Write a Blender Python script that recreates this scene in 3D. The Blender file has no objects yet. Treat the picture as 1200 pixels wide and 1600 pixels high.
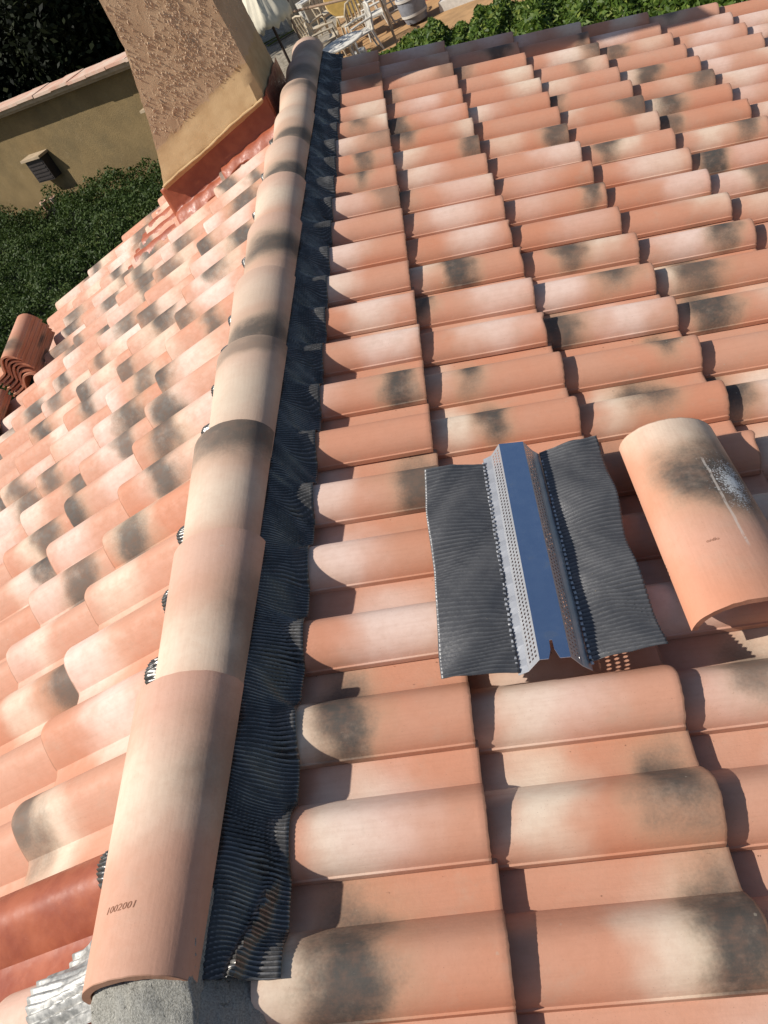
import bpy, math, random
import numpy as np
from mathutils import Matrix, Vector

random.seed(7)
rng = np.random.default_rng(11)
sc = bpy.context.scene
COL = sc.collection

# ------------------------------------------------------------------ camera
PITCH = 0.2955
CAM = np.array([0.91072, -0.43506, 1.20146])
RC = np.array([[0.91415782, -0.01694369, -0.4050042],
               [-0.31005646, -0.67282009, -0.67169794],
               [-0.26111392, 0.73961209, -0.62031724]])
cd = bpy.data.cameras.new('camera')
cd.sensor_fit = 'VERTICAL'
cd.sensor_height = 36.0
cd.lens = 36.0 * 1337.86 / 1600.0
cd.clip_start = 0.02
cd.clip_end = 2000
cam = bpy.data.objects.new('camera', cd)
COL.objects.link(cam)
r_, d_, f_ = RC
cam.matrix_world = Matrix(((r_[0], -d_[0], -f_[0], CAM[0]), (r_[1], -d_[1], -f_[1], CAM[1]),
                           (r_[2], -d_[2], -f_[2], CAM[2]), (0, 0, 0, 1)))
sc.camera = cam

# ------------------------------------------------------------------ light
SUN_EL = math.radians(46.8)
SUN_AZ = math.radians(12.5)          # the sun stands over -X, a little towards the camera
to_sun = Vector((-math.cos(SUN_EL) * math.cos(SUN_AZ), -math.cos(SUN_EL) * math.sin(SUN_AZ), math.sin(SUN_EL)))
world = bpy.data.worlds.new('World')
sc.world = world
world.use_nodes = True
wn = world.node_tree.nodes
wl = world.node_tree.links
bg = wn['Background']
sky = wn.new('ShaderNodeTexSky')
sky.sky_type = 'NISHITA'
sky.sun_disc = False
sky.dust_density = 1.3
sky.sun_elevation = SUN_EL
sky.sun_rotation = math.atan2(to_sun.x, to_sun.y)
wl.new(sky.outputs[0], bg.inputs[0])
bg.inputs[1].default_value = 0.07
sd = bpy.data.lights.new('sun', 'SUN')
sd.energy = 4.6
sd.angle = math.radians(0.5)
sd.color = (1.0, 0.945, 0.865)
sun = bpy.data.objects.new('sun', sd)
COL.objects.link(sun)
sun.rotation_euler = to_sun.to_track_quat('Z', 'Y').to_euler()
sun.location = to_sun * 30
sc.view_settings.view_transform = 'Standard'
sc.view_settings.look = 'None'
sc.view_settings.exposure = 0.24
sc.view_settings.gamma = 1.0
sc.view_settings.use_curve_mapping = False
sc.cycles.max_bounces = 6
sc.cycles.transparent_max_bounces = 6


# ------------------------------------------------------------------ node helpers
class NT:
    def __init__(self, name):
        self.m = bpy.data.materials.new(name)
        self.m.use_nodes = True
        self.t = self.m.node_tree
        self.b = self.t.nodes['Principled BSDF']

    def n(self, typ, **kw):
        nd = self.t.nodes.new(typ)
        for k, v in kw.items():
            setattr(nd, k, v)
        return nd

    def put(self, sock, v):
        if isinstance(v, bpy.types.NodeSocket):
            self.t.links.new(v, sock)
        elif v is not None:
            if isinstance(v, (tuple, list)) and len(v) == 3 and sock.type == 'RGBA':
                v = (*v, 1)
            sock.default_value = v

    def math(self, op, a, b=None, c=None, clamp=False):
        nd = self.n('ShaderNodeMath', operation=op, use_clamp=clamp)
        for i, v in enumerate((a, b, c)):
            self.put(nd.inputs[i], v)
        return nd.outputs[0]

    def vmath(self, op, a, b=None, s=None):
        nd = self.n('ShaderNodeVectorMath', operation=op)
        self.put(nd.inputs[0], a)
        self.put(nd.inputs[1], b)
        if s is not None:
            self.put(nd.inputs['Scale'], s)
        return nd.outputs['Value'] if op in ('LENGTH', 'DOT_PRODUCT', 'DISTANCE') else nd.outputs[0]

    def noise(self, vec, scale, detail=3, rough=0.55, color=False, dim='3D'):
        nd = self.n('ShaderNodeTexNoise', noise_dimensions=dim)
        self.put(nd.inputs['Vector'], vec)
        nd.inputs['Scale'].default_value = scale
        nd.inputs['Detail'].default_value = detail
        nd.inputs['Roughness'].default_value = rough
        return nd.outputs['Color'] if color else nd.outputs['Fac']

    def mix(self, f, a, b, blend='MIX'):
        nd = self.n('ShaderNodeMix', data_type='RGBA', blend_type=blend)
        self.put(nd.inputs[0], f)
        self.put(nd.inputs[6], a)
        self.put(nd.inputs[7], b)
        return nd.outputs[2]

    def ss(self, x, lo, hi, olo=0.0, ohi=1.0):
        nd = self.n('ShaderNodeMapRange', interpolation_type='SMOOTHSTEP')
        self.put(nd.inputs[0], x)
        for i, v in enumerate((lo, hi, olo, ohi)):
            self.put(nd.inputs[i + 1], v)
        return nd.outputs[0]

    def attr(self, name, typ='OBJECT', out='Fac'):
        nd = self.n('ShaderNodeAttribute', attribute_type=typ, attribute_name=name)
        return nd.outputs[out]

    def comb(self, x, y, z):
        nd = self.n('ShaderNodeCombineXYZ')
        for i, v in enumerate((x, y, z)):
            self.put(nd.inputs[i], v)
        return nd.outputs[0]

    def sep(self, v):
        nd = self.n('ShaderNodeSeparateXYZ')
        self.put(nd.inputs[0], v)
        return nd.outputs

    def coord(self, which='Object'):
        return self.n('ShaderNodeTexCoord').outputs[which]

    def pos(self):
        return self.n('ShaderNodeNewGeometry').outputs['Position']

    def bump(self, h, strength=0.3, dist=0.01):
        nd = self.n('ShaderNodeBump')
        nd.inputs['Strength'].default_value = strength
        nd.inputs['Distance'].default_value = dist
        self.put(nd.inputs['Height'], h)
        self.put(self.b.inputs['Normal'], nd.outputs[0])

    def set(self, color=None, rough=None, metal=None, spec=None):
        if color is not None: self.put(self.b.inputs['Base Color'], color)
        if rough is not None: self.put(self.b.inputs['Roughness'], rough)
        if metal is not None: self.put(self.b.inputs['Metallic'], metal)
        if spec is not None: self.put(self.b.inputs['Specular IOR Level'], spec)
        return self.m


MAT = {}


def terracotta(name, extra=None):
    """Flame-coloured clay: salmon body, cream and pink bloom, soot-dark fire flash. The marks belong to each
    tile and are placed by its own properties, in metres along and across the tile (UV)."""
    t = NT(name)
    uv = t.n('ShaderNodeUVMap').outputs[0]
    seed = t.attr('seed')
    off = t.comb(t.math('MULTIPLY', seed, 17.3), t.math('MULTIPLY', seed, 9.1), t.math('MULTIPLY', seed, 5.7))
    p = t.vmath('ADD', uv, off)
    nz = t.noise(p, 9.0, 2, 0.5, color=True)
    wob = t.vmath('SCALE', t.vmath('SUBTRACT', nz, (0.5, 0.5, 0.5)), s=0.13)
    q = t.vmath('ADD', uv, wob)
    qs = t.sep(q)

    def blob(px, py, wx, wy):
        a = t.math('DIVIDE', t.math('SUBTRACT', qs[0], px), wx)
        b = t.math('DIVIDE', t.math('SUBTRACT', qs[1], py), wy)
        return t.math('SQRT', t.math('ADD', t.math('MULTIPLY', a, a), t.math('MULTIPLY', b, b)))
    big = t.noise(p, 5.0, 3, 0.5)
    body = t.mix(t.ss(big, 0.3, 0.7), (0.565, 0.240, 0.140), (0.55, 0.275, 0.178))
    tone = t.attr('tone')
    body = t.mix(tone, body, (0.61, 0.355, 0.255))
    # bloom
    c1 = t.math('MULTIPLY', t.ss(blob(t.attr('cream_x'), t.attr('cream_y'), t.attr('cream_w'), 0.18), 0.2, 1.3, 1, 0), t.attr('cream_a'))
    col = t.mix(c1, body, (0.75, 0.61, 0.475))
    p1 = t.math('MULTIPLY', t.ss(blob(t.attr('pink_x'), 0.13, 0.12, 0.17), 0.15, 1.3, 1, 0), t.attr('pink_a'))
    col = t.mix(p1, col, (0.76, 0.575, 0.49))
    # fire flash
    fine = t.noise(p, 160.0, 2, 0.6)
    rim = t.math('MULTIPLY', t.math('SUBTRACT', fine, 0.5), 0.30)
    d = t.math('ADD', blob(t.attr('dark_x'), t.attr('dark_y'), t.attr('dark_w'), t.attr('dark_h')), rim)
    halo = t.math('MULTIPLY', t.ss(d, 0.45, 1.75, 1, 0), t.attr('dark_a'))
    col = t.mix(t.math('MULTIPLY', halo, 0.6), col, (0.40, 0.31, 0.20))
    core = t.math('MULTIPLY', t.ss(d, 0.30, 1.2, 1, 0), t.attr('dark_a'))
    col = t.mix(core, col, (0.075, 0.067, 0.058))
    # fine mottle, scuffs, drawing lines from the extruder
    ps = t.sep(p)
    lines = t.noise(t.comb(t.math('MULTIPLY', ps[0], 0.06), ps[1], seed), 150.0, 2, 0.6)
    col = t.mix(t.math('MULTIPLY', t.ss(lines, 0.4, 0.75), 0.08), col, (0.30, 0.14, 0.085))
    mott = t.noise(p, 45.0, 4, 0.65)
    col = t.mix(t.ss(mott, 0.35, 0.75, 0.0, 0.16), col, (0.42, 0.19, 0.11))
    spk = t.noise(p, 420.0, 1, 0.5)
    col = t.mix(t.ss(spk, 0.735, 0.78, 0, 0.55), col, (0.22, 0.11, 0.075))
    sc1 = t.noise(t.vmath('MULTIPLY', p, (1.0, 3.0, 1.0)), 26.0, 5, 0.75)
    col = t.mix(t.math('MULTIPLY', t.ss(sc1, 0.66, 0.76, 0, 1), 0.28), col, (0.66, 0.52, 0.42))
    col = t.mix(t.math('MULTIPLY', t.attr('olive'), t.ss(big, 0.2, 0.8, 0.6, 1.0)), col, t.mix(core, (0.43, 0.335, 0.25), (0.10, 0.088, 0.074)))
    # shade of the course gaps painted dark on the tail edge and lip
    us = t.sep(uv)
    tail = t.math('MULTIPLY', t.ss(t.math('ADD', us[0], t.math('MULTIPLY', t.math('SUBTRACT', mott, 0.5), 0.006)), -0.0055, -0.0025), t.math('LESS_THAN', us[0], 0.002))
    col = t.mix(t.math('MULTIPLY', tail, 0.65), col, (0.30, 0.155, 0.095))
    lip_shade = t.math('MULTIPLY', t.ss(t.math('ADD', us[1], t.math('MULTIPLY', t.math('SUBTRACT', mott, 0.5), 0.012)), 0.006, 0.016, 1, 0), t.math('LESS_THAN', us[0], 0.002))
    col = t.mix(t.math('MULTIPLY', lip_shade, 0.35), col, (0.30, 0.14, 0.085))
    lich = t.math('MULTIPLY', t.ss(t.noise(p, 75.0, 2, 0.5), 0.735, 0.77), t.ss(t.noise(p, 6.0, 2, 0.5), 0.5, 0.62))
    col = t.mix(t.math('MULTIPLY', lich, 0.5), col, (0.52, 0.47, 0.37))
    film = t.noise(p, 13.0, 5, 0.7)
    col = t.mix(t.ss(film, 0.52, 0.75, 0, 0.30), col, (0.48, 0.34, 0.25))
    if extra:
        col = extra(t, col, uv, p)
    # fine surface relief
    t.bump(t.math('ADD', t.math('MULTIPLY', lines, 0.5), t.math('ADD', t.math('MULTIPLY', mott, 0.6), t.math('MULTIPLY', fine, 0.5))), 0.22, 0.0022)
    return t.set(col, t.ss(mott, 0.3, 0.7, 0.58, 0.78), 0, 0.32)


def dusted(t, col, uv, p):
    s = t.sep(uv)
    # chalk line and a fan of white plaster dust on the loose tile
    lx = t.math('ADD', 0.122, t.math('MULTIPLY', t.math('SUBTRACT', t.noise(uv, 14.0, 3, 0.6), 0.5), 0.007))
    ln = t.ss(t.math('ABSOLUTE', t.math('SUBTRACT', s[1], lx)), 0.0012, 0.0032, 1, 0)
    ends = t.math('MULTIPLY', t.ss(s[0], 0.14, 0.16), t.ss(s[0], 0.40, 0.43, 1, 0))
    wear = t.ss(t.noise(uv, 60.0, 3, 0.7), 0.3, 0.5)
    col = t.mix(t.math('MULTIPLY', t.math('MULTIPLY', ln, ends), t.math('MULTIPLY', wear, 0.55)), col, (0.70, 0.62, 0.54))
    a = t.math('DIVIDE', t.math('SUBTRACT', s[0], 0.225), 0.125)
    b = t.math('DIVIDE', t.math('SUBTRACT', s[1], 0.085), 0.055)
    dd = t.math('SQRT', t.math('ADD', t.math('MULTIPLY', a, a), t.math('MULTIPLY', b, b)))
    sp = t.noise(uv, 230.0, 4, 0.8)
    sp2 = t.noise(uv, 38.0, 3, 0.6)
    thr = t.math('ADD', 0.405, t.math('MULTIPLY', dd, 0.22))
    m = t.ss(t.math('SUBTRACT', t.math('ADD', t.math('MULTIPLY', sp, 0.75), t.math('MULTIPLY', sp2, 0.25)), thr), -0.02, 0.07)
    return t.mix(t.math('MULTIPLY', m, 0.85), col, (0.78, 0.79, 0.78))


MAT['clay'] = terracotta('terracotta')
MAT['clay_dusted'] = terracotta('terracotta_dusted', dusted)

t = NT('pleated_lead_black')
n1 = t.noise(t.pos(), 30, 4, 0.6)
t.bump(t.noise(t.pos(), 220, 3, 0.6), 0.25, 0.002)
crest_glint = t.math('MULTIPLY', t.ss(t.attr('crest', 'GEOMETRY'), 0.55, 1.0), t.ss(n1, 0.3, 0.6, 0.3, 1.0))  # pleat highlights painted in as lighter colour along the crests
MAT['lead'] = t.set(t.mix(crest_glint, (0.078, 0.074, 0.069), (0.29, 0.28, 0.265)), t.ss(n1, 0.3, 0.8, 0.22, 0.38), 0.55, 0.5)
t = NT('pleated_sheet_grey')
n1 = t.noise(t.pos(), 40, 4, 0.65)
n2 = t.noise(t.pos(), 300, 2, 0.5)
t.bump(n2, 0.2, 0.002)
c_ = t.mix(t.ss(n1, 0.3, 0.8), (0.095, 0.096, 0.102), (0.125, 0.125, 0.128))
c_ = t.mix(t.math('MULTIPLY', t.ss(t.attr('crest', 'GEOMETRY'), 0.6, 1.0), t.ss(n1, 0.3, 0.6, 0.4, 1.0)), c_, (0.19, 0.188, 0.188))  # light streaks painted along the skirt's pleat crests
c_ = t.mix(t.ss(n2, 0.70, 0.78, 0, 0.6), c_, (0.35, 0.30, 0.22))
MAT['sheet'] = t.set(c_, 0.42, 0.4, 0.5)
t = NT('bare_lead_silver')
n1 = t.noise(t.pos(), 60, 4, 0.6)
t.bump(t.noise(t.pos(), 160, 3, 0.6), 0.3, 0.002)
MAT['silver'] = t.set(t.mix(t.ss(n1, 0.35, 0.7), (0.50, 0.49, 0.46), (0.24, 0.24, 0.23)), 0.5, 0.45, 0.5)
t = NT('galvanised_metal')
vo = t.n('ShaderNodeTexVoronoi')
t.put(vo.inputs['Vector'], t.pos())
vo.inputs['Scale'].default_value = 90
n1 = t.noise(t.pos(), 45, 4, 0.7)
sm = t.noise(t.pos(), 22, 3, 0.6)
c_ = t.mix(t.ss(n1, 0.3, 0.7), (0.62, 0.74, 0.90), (0.55, 0.68, 0.86))  # blue sky reflection tinted into the metal colour
c_ = t.mix(t.ss(sm, 0.64, 0.70, 0, 0.35), c_, (0.75, 0.75, 0.74))
MAT['galv'] = t.set(c_, t.ss(sm, 0.4, 0.7, 0.09, 0.24), 0.97, 0.5)
MAT['galv_dull'] = NT('galvanised_dull').set((0.50, 0.51, 0.53), 0.50, 0.75, 0.5)
t = NT('mortar')
n1 = t.noise(t.pos(), 330, 4, 0.75)
n2 = t.noise(t.pos(), 14, 3, 0.5)
pit = t.ss(t.noise(t.pos(), 90, 4, 0.6), 0.28, 0.36)
t.bump(t.math('ADD', t.math('MULTIPLY', n1, 0.7), t.math('ADD', pit, t.math('MULTIPLY', n2, 1.5))), 0.9, 0.007)
c_ = t.mix(t.ss(n1, 0.35, 0.65), (0.26, 0.25, 0.215), (0.50, 0.485, 0.43))
MAT['mortar'] = t.set(t.mix(t.ss(n2, 0.4, 0.7, 0, 0.4), c_, (0.36, 0.36, 0.345)), 0.95, 0, 0.2)
t = NT('red_sealing_coat')
n1 = t.noise(t.pos(), 9, 4, 0.6)
n2 = t.noise(t.pos(), 55, 4, 0.65)
t.bump(t.math('ADD', t.noise(t.pos(), 15, 2, 0.5), t.math('MULTIPLY', n2, 0.12)), 0.30, 0.012)
c_ = t.mix(t.ss(n1, 0.35, 0.7), (0.37, 0.105, 0.050), (0.27, 0.066, 0.034))
MAT['red'] = t.set(t.mix(t.ss(n2, 0.6, 0.72, 0, 0.25), c_, (0.48, 0.15, 0.085)), t.ss(n2, 0.3, 0.7, 0.36, 0.58), 0, 0.35)
t = NT('chimney_render')
P3 = t.pos()
sp = t.sep(P3)
skew = t.comb(sp[0], sp[1], t.math('MULTIPLY', sp[2], 0.55))
rough = t.noise(skew, 34, 4, 0.62)
bare = t.ss(t.noise(P3, 5.5, 3, 0.55), 0.42, 0.56)
blob_ = t.ss(rough, 0.52, 0.66)
# spatter coat stops in a ragged line; smooth fillet below
edge = t.math('ADD', t.math('SUBTRACT', sp[2], t.math('MULTIPLY', sp[0], 0.30)), t.math('MULTIPLY', t.math('SUBTRACT', t.noise(P3, 16, 3, 0.6), 0.5), 0.10))
up = t.ss(edge, 0.37, 0.385)
low = t.mix(t.ss(t.noise(P3, 12, 4, 0.6), 0.3, 0.7), (0.58, 0.40, 0.215), (0.50, 0.325, 0.165))
high = t.mix(t.ss(t.noise(P3, 8, 3, 0.5), 0.3, 0.7), (0.57, 0.40, 0.25), (0.49, 0.33, 0.20))
grit = t.noise(P3, 260, 3, 0.6)
fleck = t.math('MULTIPLY', t.math('MULTIPLY', blob_, up), bare)
c_ = t.mix(up, low, high)
h_ = t.math('ADD', t.math('MULTIPLY', fleck, 0.35), t.math('MULTIPLY', grit, 0.14))
t.bump(h_, 0.9, 0.010)
MAT['chimney'] = t.set(c_, 0.92, 0, 0.2)
t = NT('ochre_wall')
n1 = t.noise(t.pos(), 1.6, 5, 0.65)
n2 = t.noise(t.pos(), 7, 5, 0.7)
t.bump(t.noise(t.pos(), 40, 4, 0.7), 0.4, 0.02)
c_ = t.mix(t.ss(n1, 0.35, 0.7), (0.24, 0.17, 0.082), (0.18, 0.128, 0.062))
c_ = t.mix(t.ss(t.noise(t.pos(), 0.9, 6, 0.75), 0.45, 0.62, 0, 0.5), c_, (0.15, 0.115, 0.062))
MAT['ochre'] = t.set(t.mix(t.ss(n2, 0.55, 0.75, 0, 0.45), c_, (0.29, 0.215, 0.12)), 0.95, 0, 0.15)
t = NT('pale_trim')
n1 = t.noise(t.pos(), 5, 4, 0.6)
MAT['trim'] = t.set(t.mix(t.ss(n1, 0.35, 0.7), (0.44, 0.34, 0.23), (0.34, 0.26, 0.17)), 0.9, 0, 0.2)
t = NT('pink_eave_tile')
n1 = t.noise(t.pos(), 3.2, 3, 0.6)
MAT['pink_tile'] = t.set(t.mix(t.ss(n1, 0.35, 0.65), (0.58, 0.34, 0.25), (0.62, 0.47, 0.37)), 0.85, 0, 0.2)


def plain(name, c, rough=0.6, metal=0.0, var=0.2, scale=12):
    t = NT(name)
    n = t.noise(t.pos(), scale, 4, 0.6)
    lo = tuple(x * (1 - var) for x in c)
    return t.set(t.mix(t.ss(n, 0.3, 0.7), lo, c), rough, metal, 0.35)


MAT['dark_iron'] = plain('dark_iron', (0.035, 0.028, 0.026), 0.6)
MAT['slate'] = plain('grey_sheet', (0.26, 0.27, 0.30), 0.5)
MAT['plastic'] = plain('beige_plastic', (0.60, 0.50, 0.36), 0.45)
MAT['white_plastic'] = plain('white_plastic', (0.72, 0.68, 0.60), 0.45)
MAT['yellow'] = plain('ochre_table', (0.52, 0.33, 0.09), 0.5)
MAT['cloth'] = plain('parasol_cloth', (0.72, 0.66, 0.52), 0.9, 0, 0.12, 6)
MAT['wood_dark'] = plain('dark_wood', (0.06, 0.04, 0.03), 0.7)
MAT['pole'] = plain('brown_pole', (0.30, 0.20, 0.13), 0.6)
MAT['maroon'] = plain('maroon_render', (0.27, 0.095, 0.075), 0.85)
MAT['patio'] = plain('terrace_floor', (0.44, 0.26, 0.12), 0.8, 0, 0.3, 3)
MAT['bark'] = plain('bark', (0.09, 0.065, 0.045), 0.95)
MAT['house_wall'] = plain('house_wall', (0.46, 0.31, 0.17), 0.9)
MAT['batten'] = plain('roof_underlay', (0.05, 0.035, 0.03), 0.95)
MAT['stone'] = plain('pale_stone', (0.62, 0.58, 0.52), 0.9)
MAT['stamp'] = plain('stamp_groove', (0.33, 0.155, 0.095), 0.9)
MAT['soil'] = plain('potting_soil', (0.16, 0.09, 0.05), 0.95)
t = NT('gravel_ground')
n1 = t.noise(t.pos(), 11, 6, 0.8)
n2 = t.noise(t.pos(), 0.35, 3, 0.5)
t.bump(n1, 0.6, 0.03)
c_ = t.mix(t.ss(n1, 0.35, 0.68), (0.17, 0.145, 0.11), (0.42, 0.37, 0.30))
MAT['ground'] = t.set(t.mix(t.ss(n2, 0.4, 0.65, 0, 0.35), c_, (0.24, 0.21, 0.15)), 0.95, 0, 0.15)
t = NT('woodland_floor')
n1 = t.noise(t.pos(), 6, 6, 0.8)
MAT['litter'] = t.set(t.mix(t.ss(n1, 0.35, 0.7), (0.02, 0.018, 0.012), (0.05, 0.042, 0.028)), 0.95, 0, 0.1)


def leafmat(name, c1, c2, c3, trans=0.25, spec=0.3):
    t = NT(name)
    a = t.attr('shade', 'GEOMETRY')
    c = t.mix(t.ss(a, 0.1, 0.6), c1, c2)
    c = t.mix(t.ss(a, 0.8, 1.0), c, c3)
    t.set(c, 0.55, 0, spec)
    tr = t.n('ShaderNodeBsdfTranslucent')
    t.put(tr.inputs[0], c)
    ms = t.n('ShaderNodeMixShader')
    ms.inputs[0].default_value = trans
    t.t.links.new(t.b.outputs[0], ms.inputs[1])
    t.t.links.new(tr.outputs[0], ms.inputs[2])
    t.t.links.new(ms.outputs[0], t.t.nodes['Material Output'].inputs[0])
    return t.m


MAT['leaf_dark'] = leafmat('dark_conifer_leaf', (0.004, 0.006, 0.003), (0.009, 0.013, 0.005), (0.03, 0.036, 0.016), 0.04, 0.06)
MAT['leaf_shrub'] = leafmat('shrub_leaf', (0.030, 0.054, 0.011), (0.056, 0.086, 0.019), (0.12, 0.13, 0.04), 0.18, 0.15)
MAT['leaf_laurel'] = leafmat('laurel_leaf', (0.045, 0.085, 0.010), (0.085, 0.14, 0.016), (0.22, 0.26, 0.05), 0.25)
MAT['frond'] = leafmat('cut_palm_frond', (0.20, 0.24, 0.04), (0.33, 0.38, 0.07), (0.45, 0.46, 0.15), 0.2)


# ------------------------------------------------------------------ mesh helpers
def mesh_from(name, V, F, smooth=None, uv=None):
    me = bpy.data.meshes.new(name)
    me.from_pydata([tuple(map(float, v)) for v in V], [], [tuple(map(int, f)) for f in F])
    me.update()
    if smooth is not None:
        me.polygons.foreach_set('use_smooth', [True] * len(me.polygons))
        me.set_sharp_from_angle(angle=math.radians(smooth))
    if uv is not None:
        l = me.uv_layers.new(name='UVMap')
        idx = np.zeros(len(me.loops), dtype=np.int32)
        me.loops.foreach_get('vertex_index', idx)
        l.data.foreach_set('uv', np.asarray(uv, dtype=np.float32)[idx].ravel())
    return me


def link(name, data, mat=None, parent=None, M=None):
    o = bpy.data.objects.new(name, data)
    COL.objects.link(o)
    if mat is not None and data is not None and not data.materials:
        data.materials.append(mat)
    if M is not None:
        o.matrix_world = M
    if parent is not None:
        adopt(o, parent)
    return o


WORLD = {}


def adopt(o, parent):
    """parent while keeping the world place (all transforms here are given in world space)"""
    WORLD[o] = o.matrix_basis.copy()
    o.parent = parent
    o.matrix_parent_inverse = WORLD.get(parent, parent.matrix_basis).inverted()


def tag(o, label=None, cat=None, group=None, kind=None):
    if label: o['label'] = label
    if cat: o['category'] = cat
    if group: o['group'] = group
    if kind: o['kind'] = kind
    return o


def empty(name, loc, rz=0.0):
    o = bpy.data.objects.new(name, None)
    o.empty_display_size = 0.2
    COL.objects.link(o)
    o.matrix_basis = Matrix.Translation(Vector(loc)) @ Matrix.Rotation(rz, 4, 'Z')
    return o


class MB:
    def __init__(self):
        self.V = []
        self.F = []

    def add(self, V, F):
        o = len(self.V)
        self.V += [tuple(v) for v in V]
        self.F += [tuple(i + o for i in f) for f in F]
        return self

    def box(self, c, s, M=None, taper=1.0):
        x, y, z = (k / 2 for k in s)
        V = [(-x, -y, -z), (x, -y, -z), (x, y, -z), (-x, y, -z), (-x * taper, -y * taper, z), (x * taper, -y * taper, z), (x * taper, y * taper, z), (-x * taper, y * taper, z)]
        V = [Vector(v) for v in V]
        if M is not None: V = [M @ v for v in V]
        V = [v + Vector(c) for v in V]
        return self.add(V, [(3, 2, 1, 0), (4, 5, 6, 7), (0, 1, 5, 4), (1, 2, 6, 5), (2, 3, 7, 6), (3, 0, 4, 7)])

    def tube(self, pts, rad, n=8):
        pts = [Vector(p) for p in pts]
        rads = rad if isinstance(rad, (list, tuple)) else [rad] * len(pts)
        V = []
        for i, p in enumerate(pts):
            d = (pts[min(i + 1, len(pts) - 1)] - pts[max(i - 1, 0)]).normalized()
            a = d.orthogonal().normalized() if abs(d.z) < 0.95 else Vector((1, 0, 0))
            a = (a - d * a.dot(d)).normalized()
            b = d.cross(a)
            for k in range(n):
                w = 2 * math.pi * k / n
                V.append(p + (a * math.cos(w) + b * math.sin(w)) * rads[i])
        F = []
        for i in range(len(pts) - 1):
            for k in range(n):
                F.append((i * n + k, i * n + (k + 1) % n, (i + 1) * n + (k + 1) % n, (i + 1) * n + k))
        F.append(tuple(reversed(range(n))))
        F.append(tuple(range((len(pts) - 1) * n, len(pts) * n)))
        return self.add(V, F)

    def lathe(self, prof, n=24, c=(0, 0, 0), M=None):
        V = []
        for r, z in prof:
            for k in range(n):
                w = 2 * math.pi * k / n
                v = Vector((r * math.cos(w), r * math.sin(w), z))
                if M is not None: v = M @ v
                V.append(v + Vector(c))
        F = []
        for i in range(len(prof) - 1):
            for k in range(n):
                F.append((i * n + k, i * n + (k + 1) % n, (i + 1) * n + (k + 1) % n, (i + 1) * n + k))
        F.append(tuple(reversed(range(n))))
        F.append(tuple(range((len(prof) - 1) * n, len(prof) * n)))
        return self.add(V, F)

    def build(self, name, mat, parent=None, smooth=35, M=None):
        return link(name, mesh_from(name, self.V, self.F, smooth), mat, parent, M)


def grid_faces(nu, nv, off=0, flip=False):
    F = []
    for i in range(nu - 1):
        for j in range(nv - 1):
            a = off + i * nv + j
            q = (a, a + 1, a + nv + 1, a + nv)
            F.append(q[::-1] if flip else q)
    return F


# ------------------------------------------------------------------ the roof frame
ct, st = math.cos(PITCH), math.sin(PITCH)
W, L = 0.225, 0.3855
STEP = 0.032


def rpt(u, v, n): return Vector((u * ct + n * st, v, -u * st + n * ct))
def lpt(u, v, n): return Vector((-(u * ct + n * st), v, -u * st + n * ct))


RX, RN = Vector((ct, 0, -st)), Vector((st, 0, ct))
LX, LN = Vector((-ct, 0, -st)), Vector((-st, 0, ct))


def frame(x, y, z, o):
    return Matrix(((x.x, y.x, z.x, o.x), (x.y, y.y, z.y, o.y), (x.z, y.z, z.z, o.z), (0, 0, 0, 1)))


# cross-section of the mixed tile, measured from its free lip: lip, roll, valley, pan
def prof(w):
    pan, h, wc, we = -0.010, 0.061, 0.074, 0.150
    if w < 0.004: return 0.004
    if w <= wc:
        q = (wc - w) / (wc - 0.004)
        return 0.006 + (h - 0.006) * max(0.0, 1 - q ** 2.1) ** 0.60
    # far flank: half round, half swept, so that the roll flows into the pan
    q = (w - wc) / (we - wc)
    e = max(0.0, 1 - q ** 2.0) ** 0.75 if q < 1 else 0.0
    q = min(1.0, (w - wc) / (we + 0.018 - wc))
    return pan + (h - pan) * (0.42 * e + 0.58 * (0.5 + 0.5 * math.cos(math.pi * q)))


def tile_profile():
    ws = [0.0, 0.0, 0.0035, 0.0045, 0.0060, 0.0085, 0.0125, 0.018, 0.025, 0.033, 0.042, 0.052, 0.062, 0.070, 0.079, 0.088, 0.097, 0.106, 0.116, 0.126, 0.135, 0.144, 0.150, 0.158, 0.168, 0.222, 0.240, 0.258]
    out = []
    for i, w in enumerate(ws):
        if i == 0: z = -0.007
        elif i == 1: z = 0.005
        elif i == 2: z = 0.0065
        else: z = prof(w)
        if i == 25: z = -0.010
        if i == 26: z = -0.004
        out.append((w, z))
    return out


TP = tile_profile()


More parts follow.
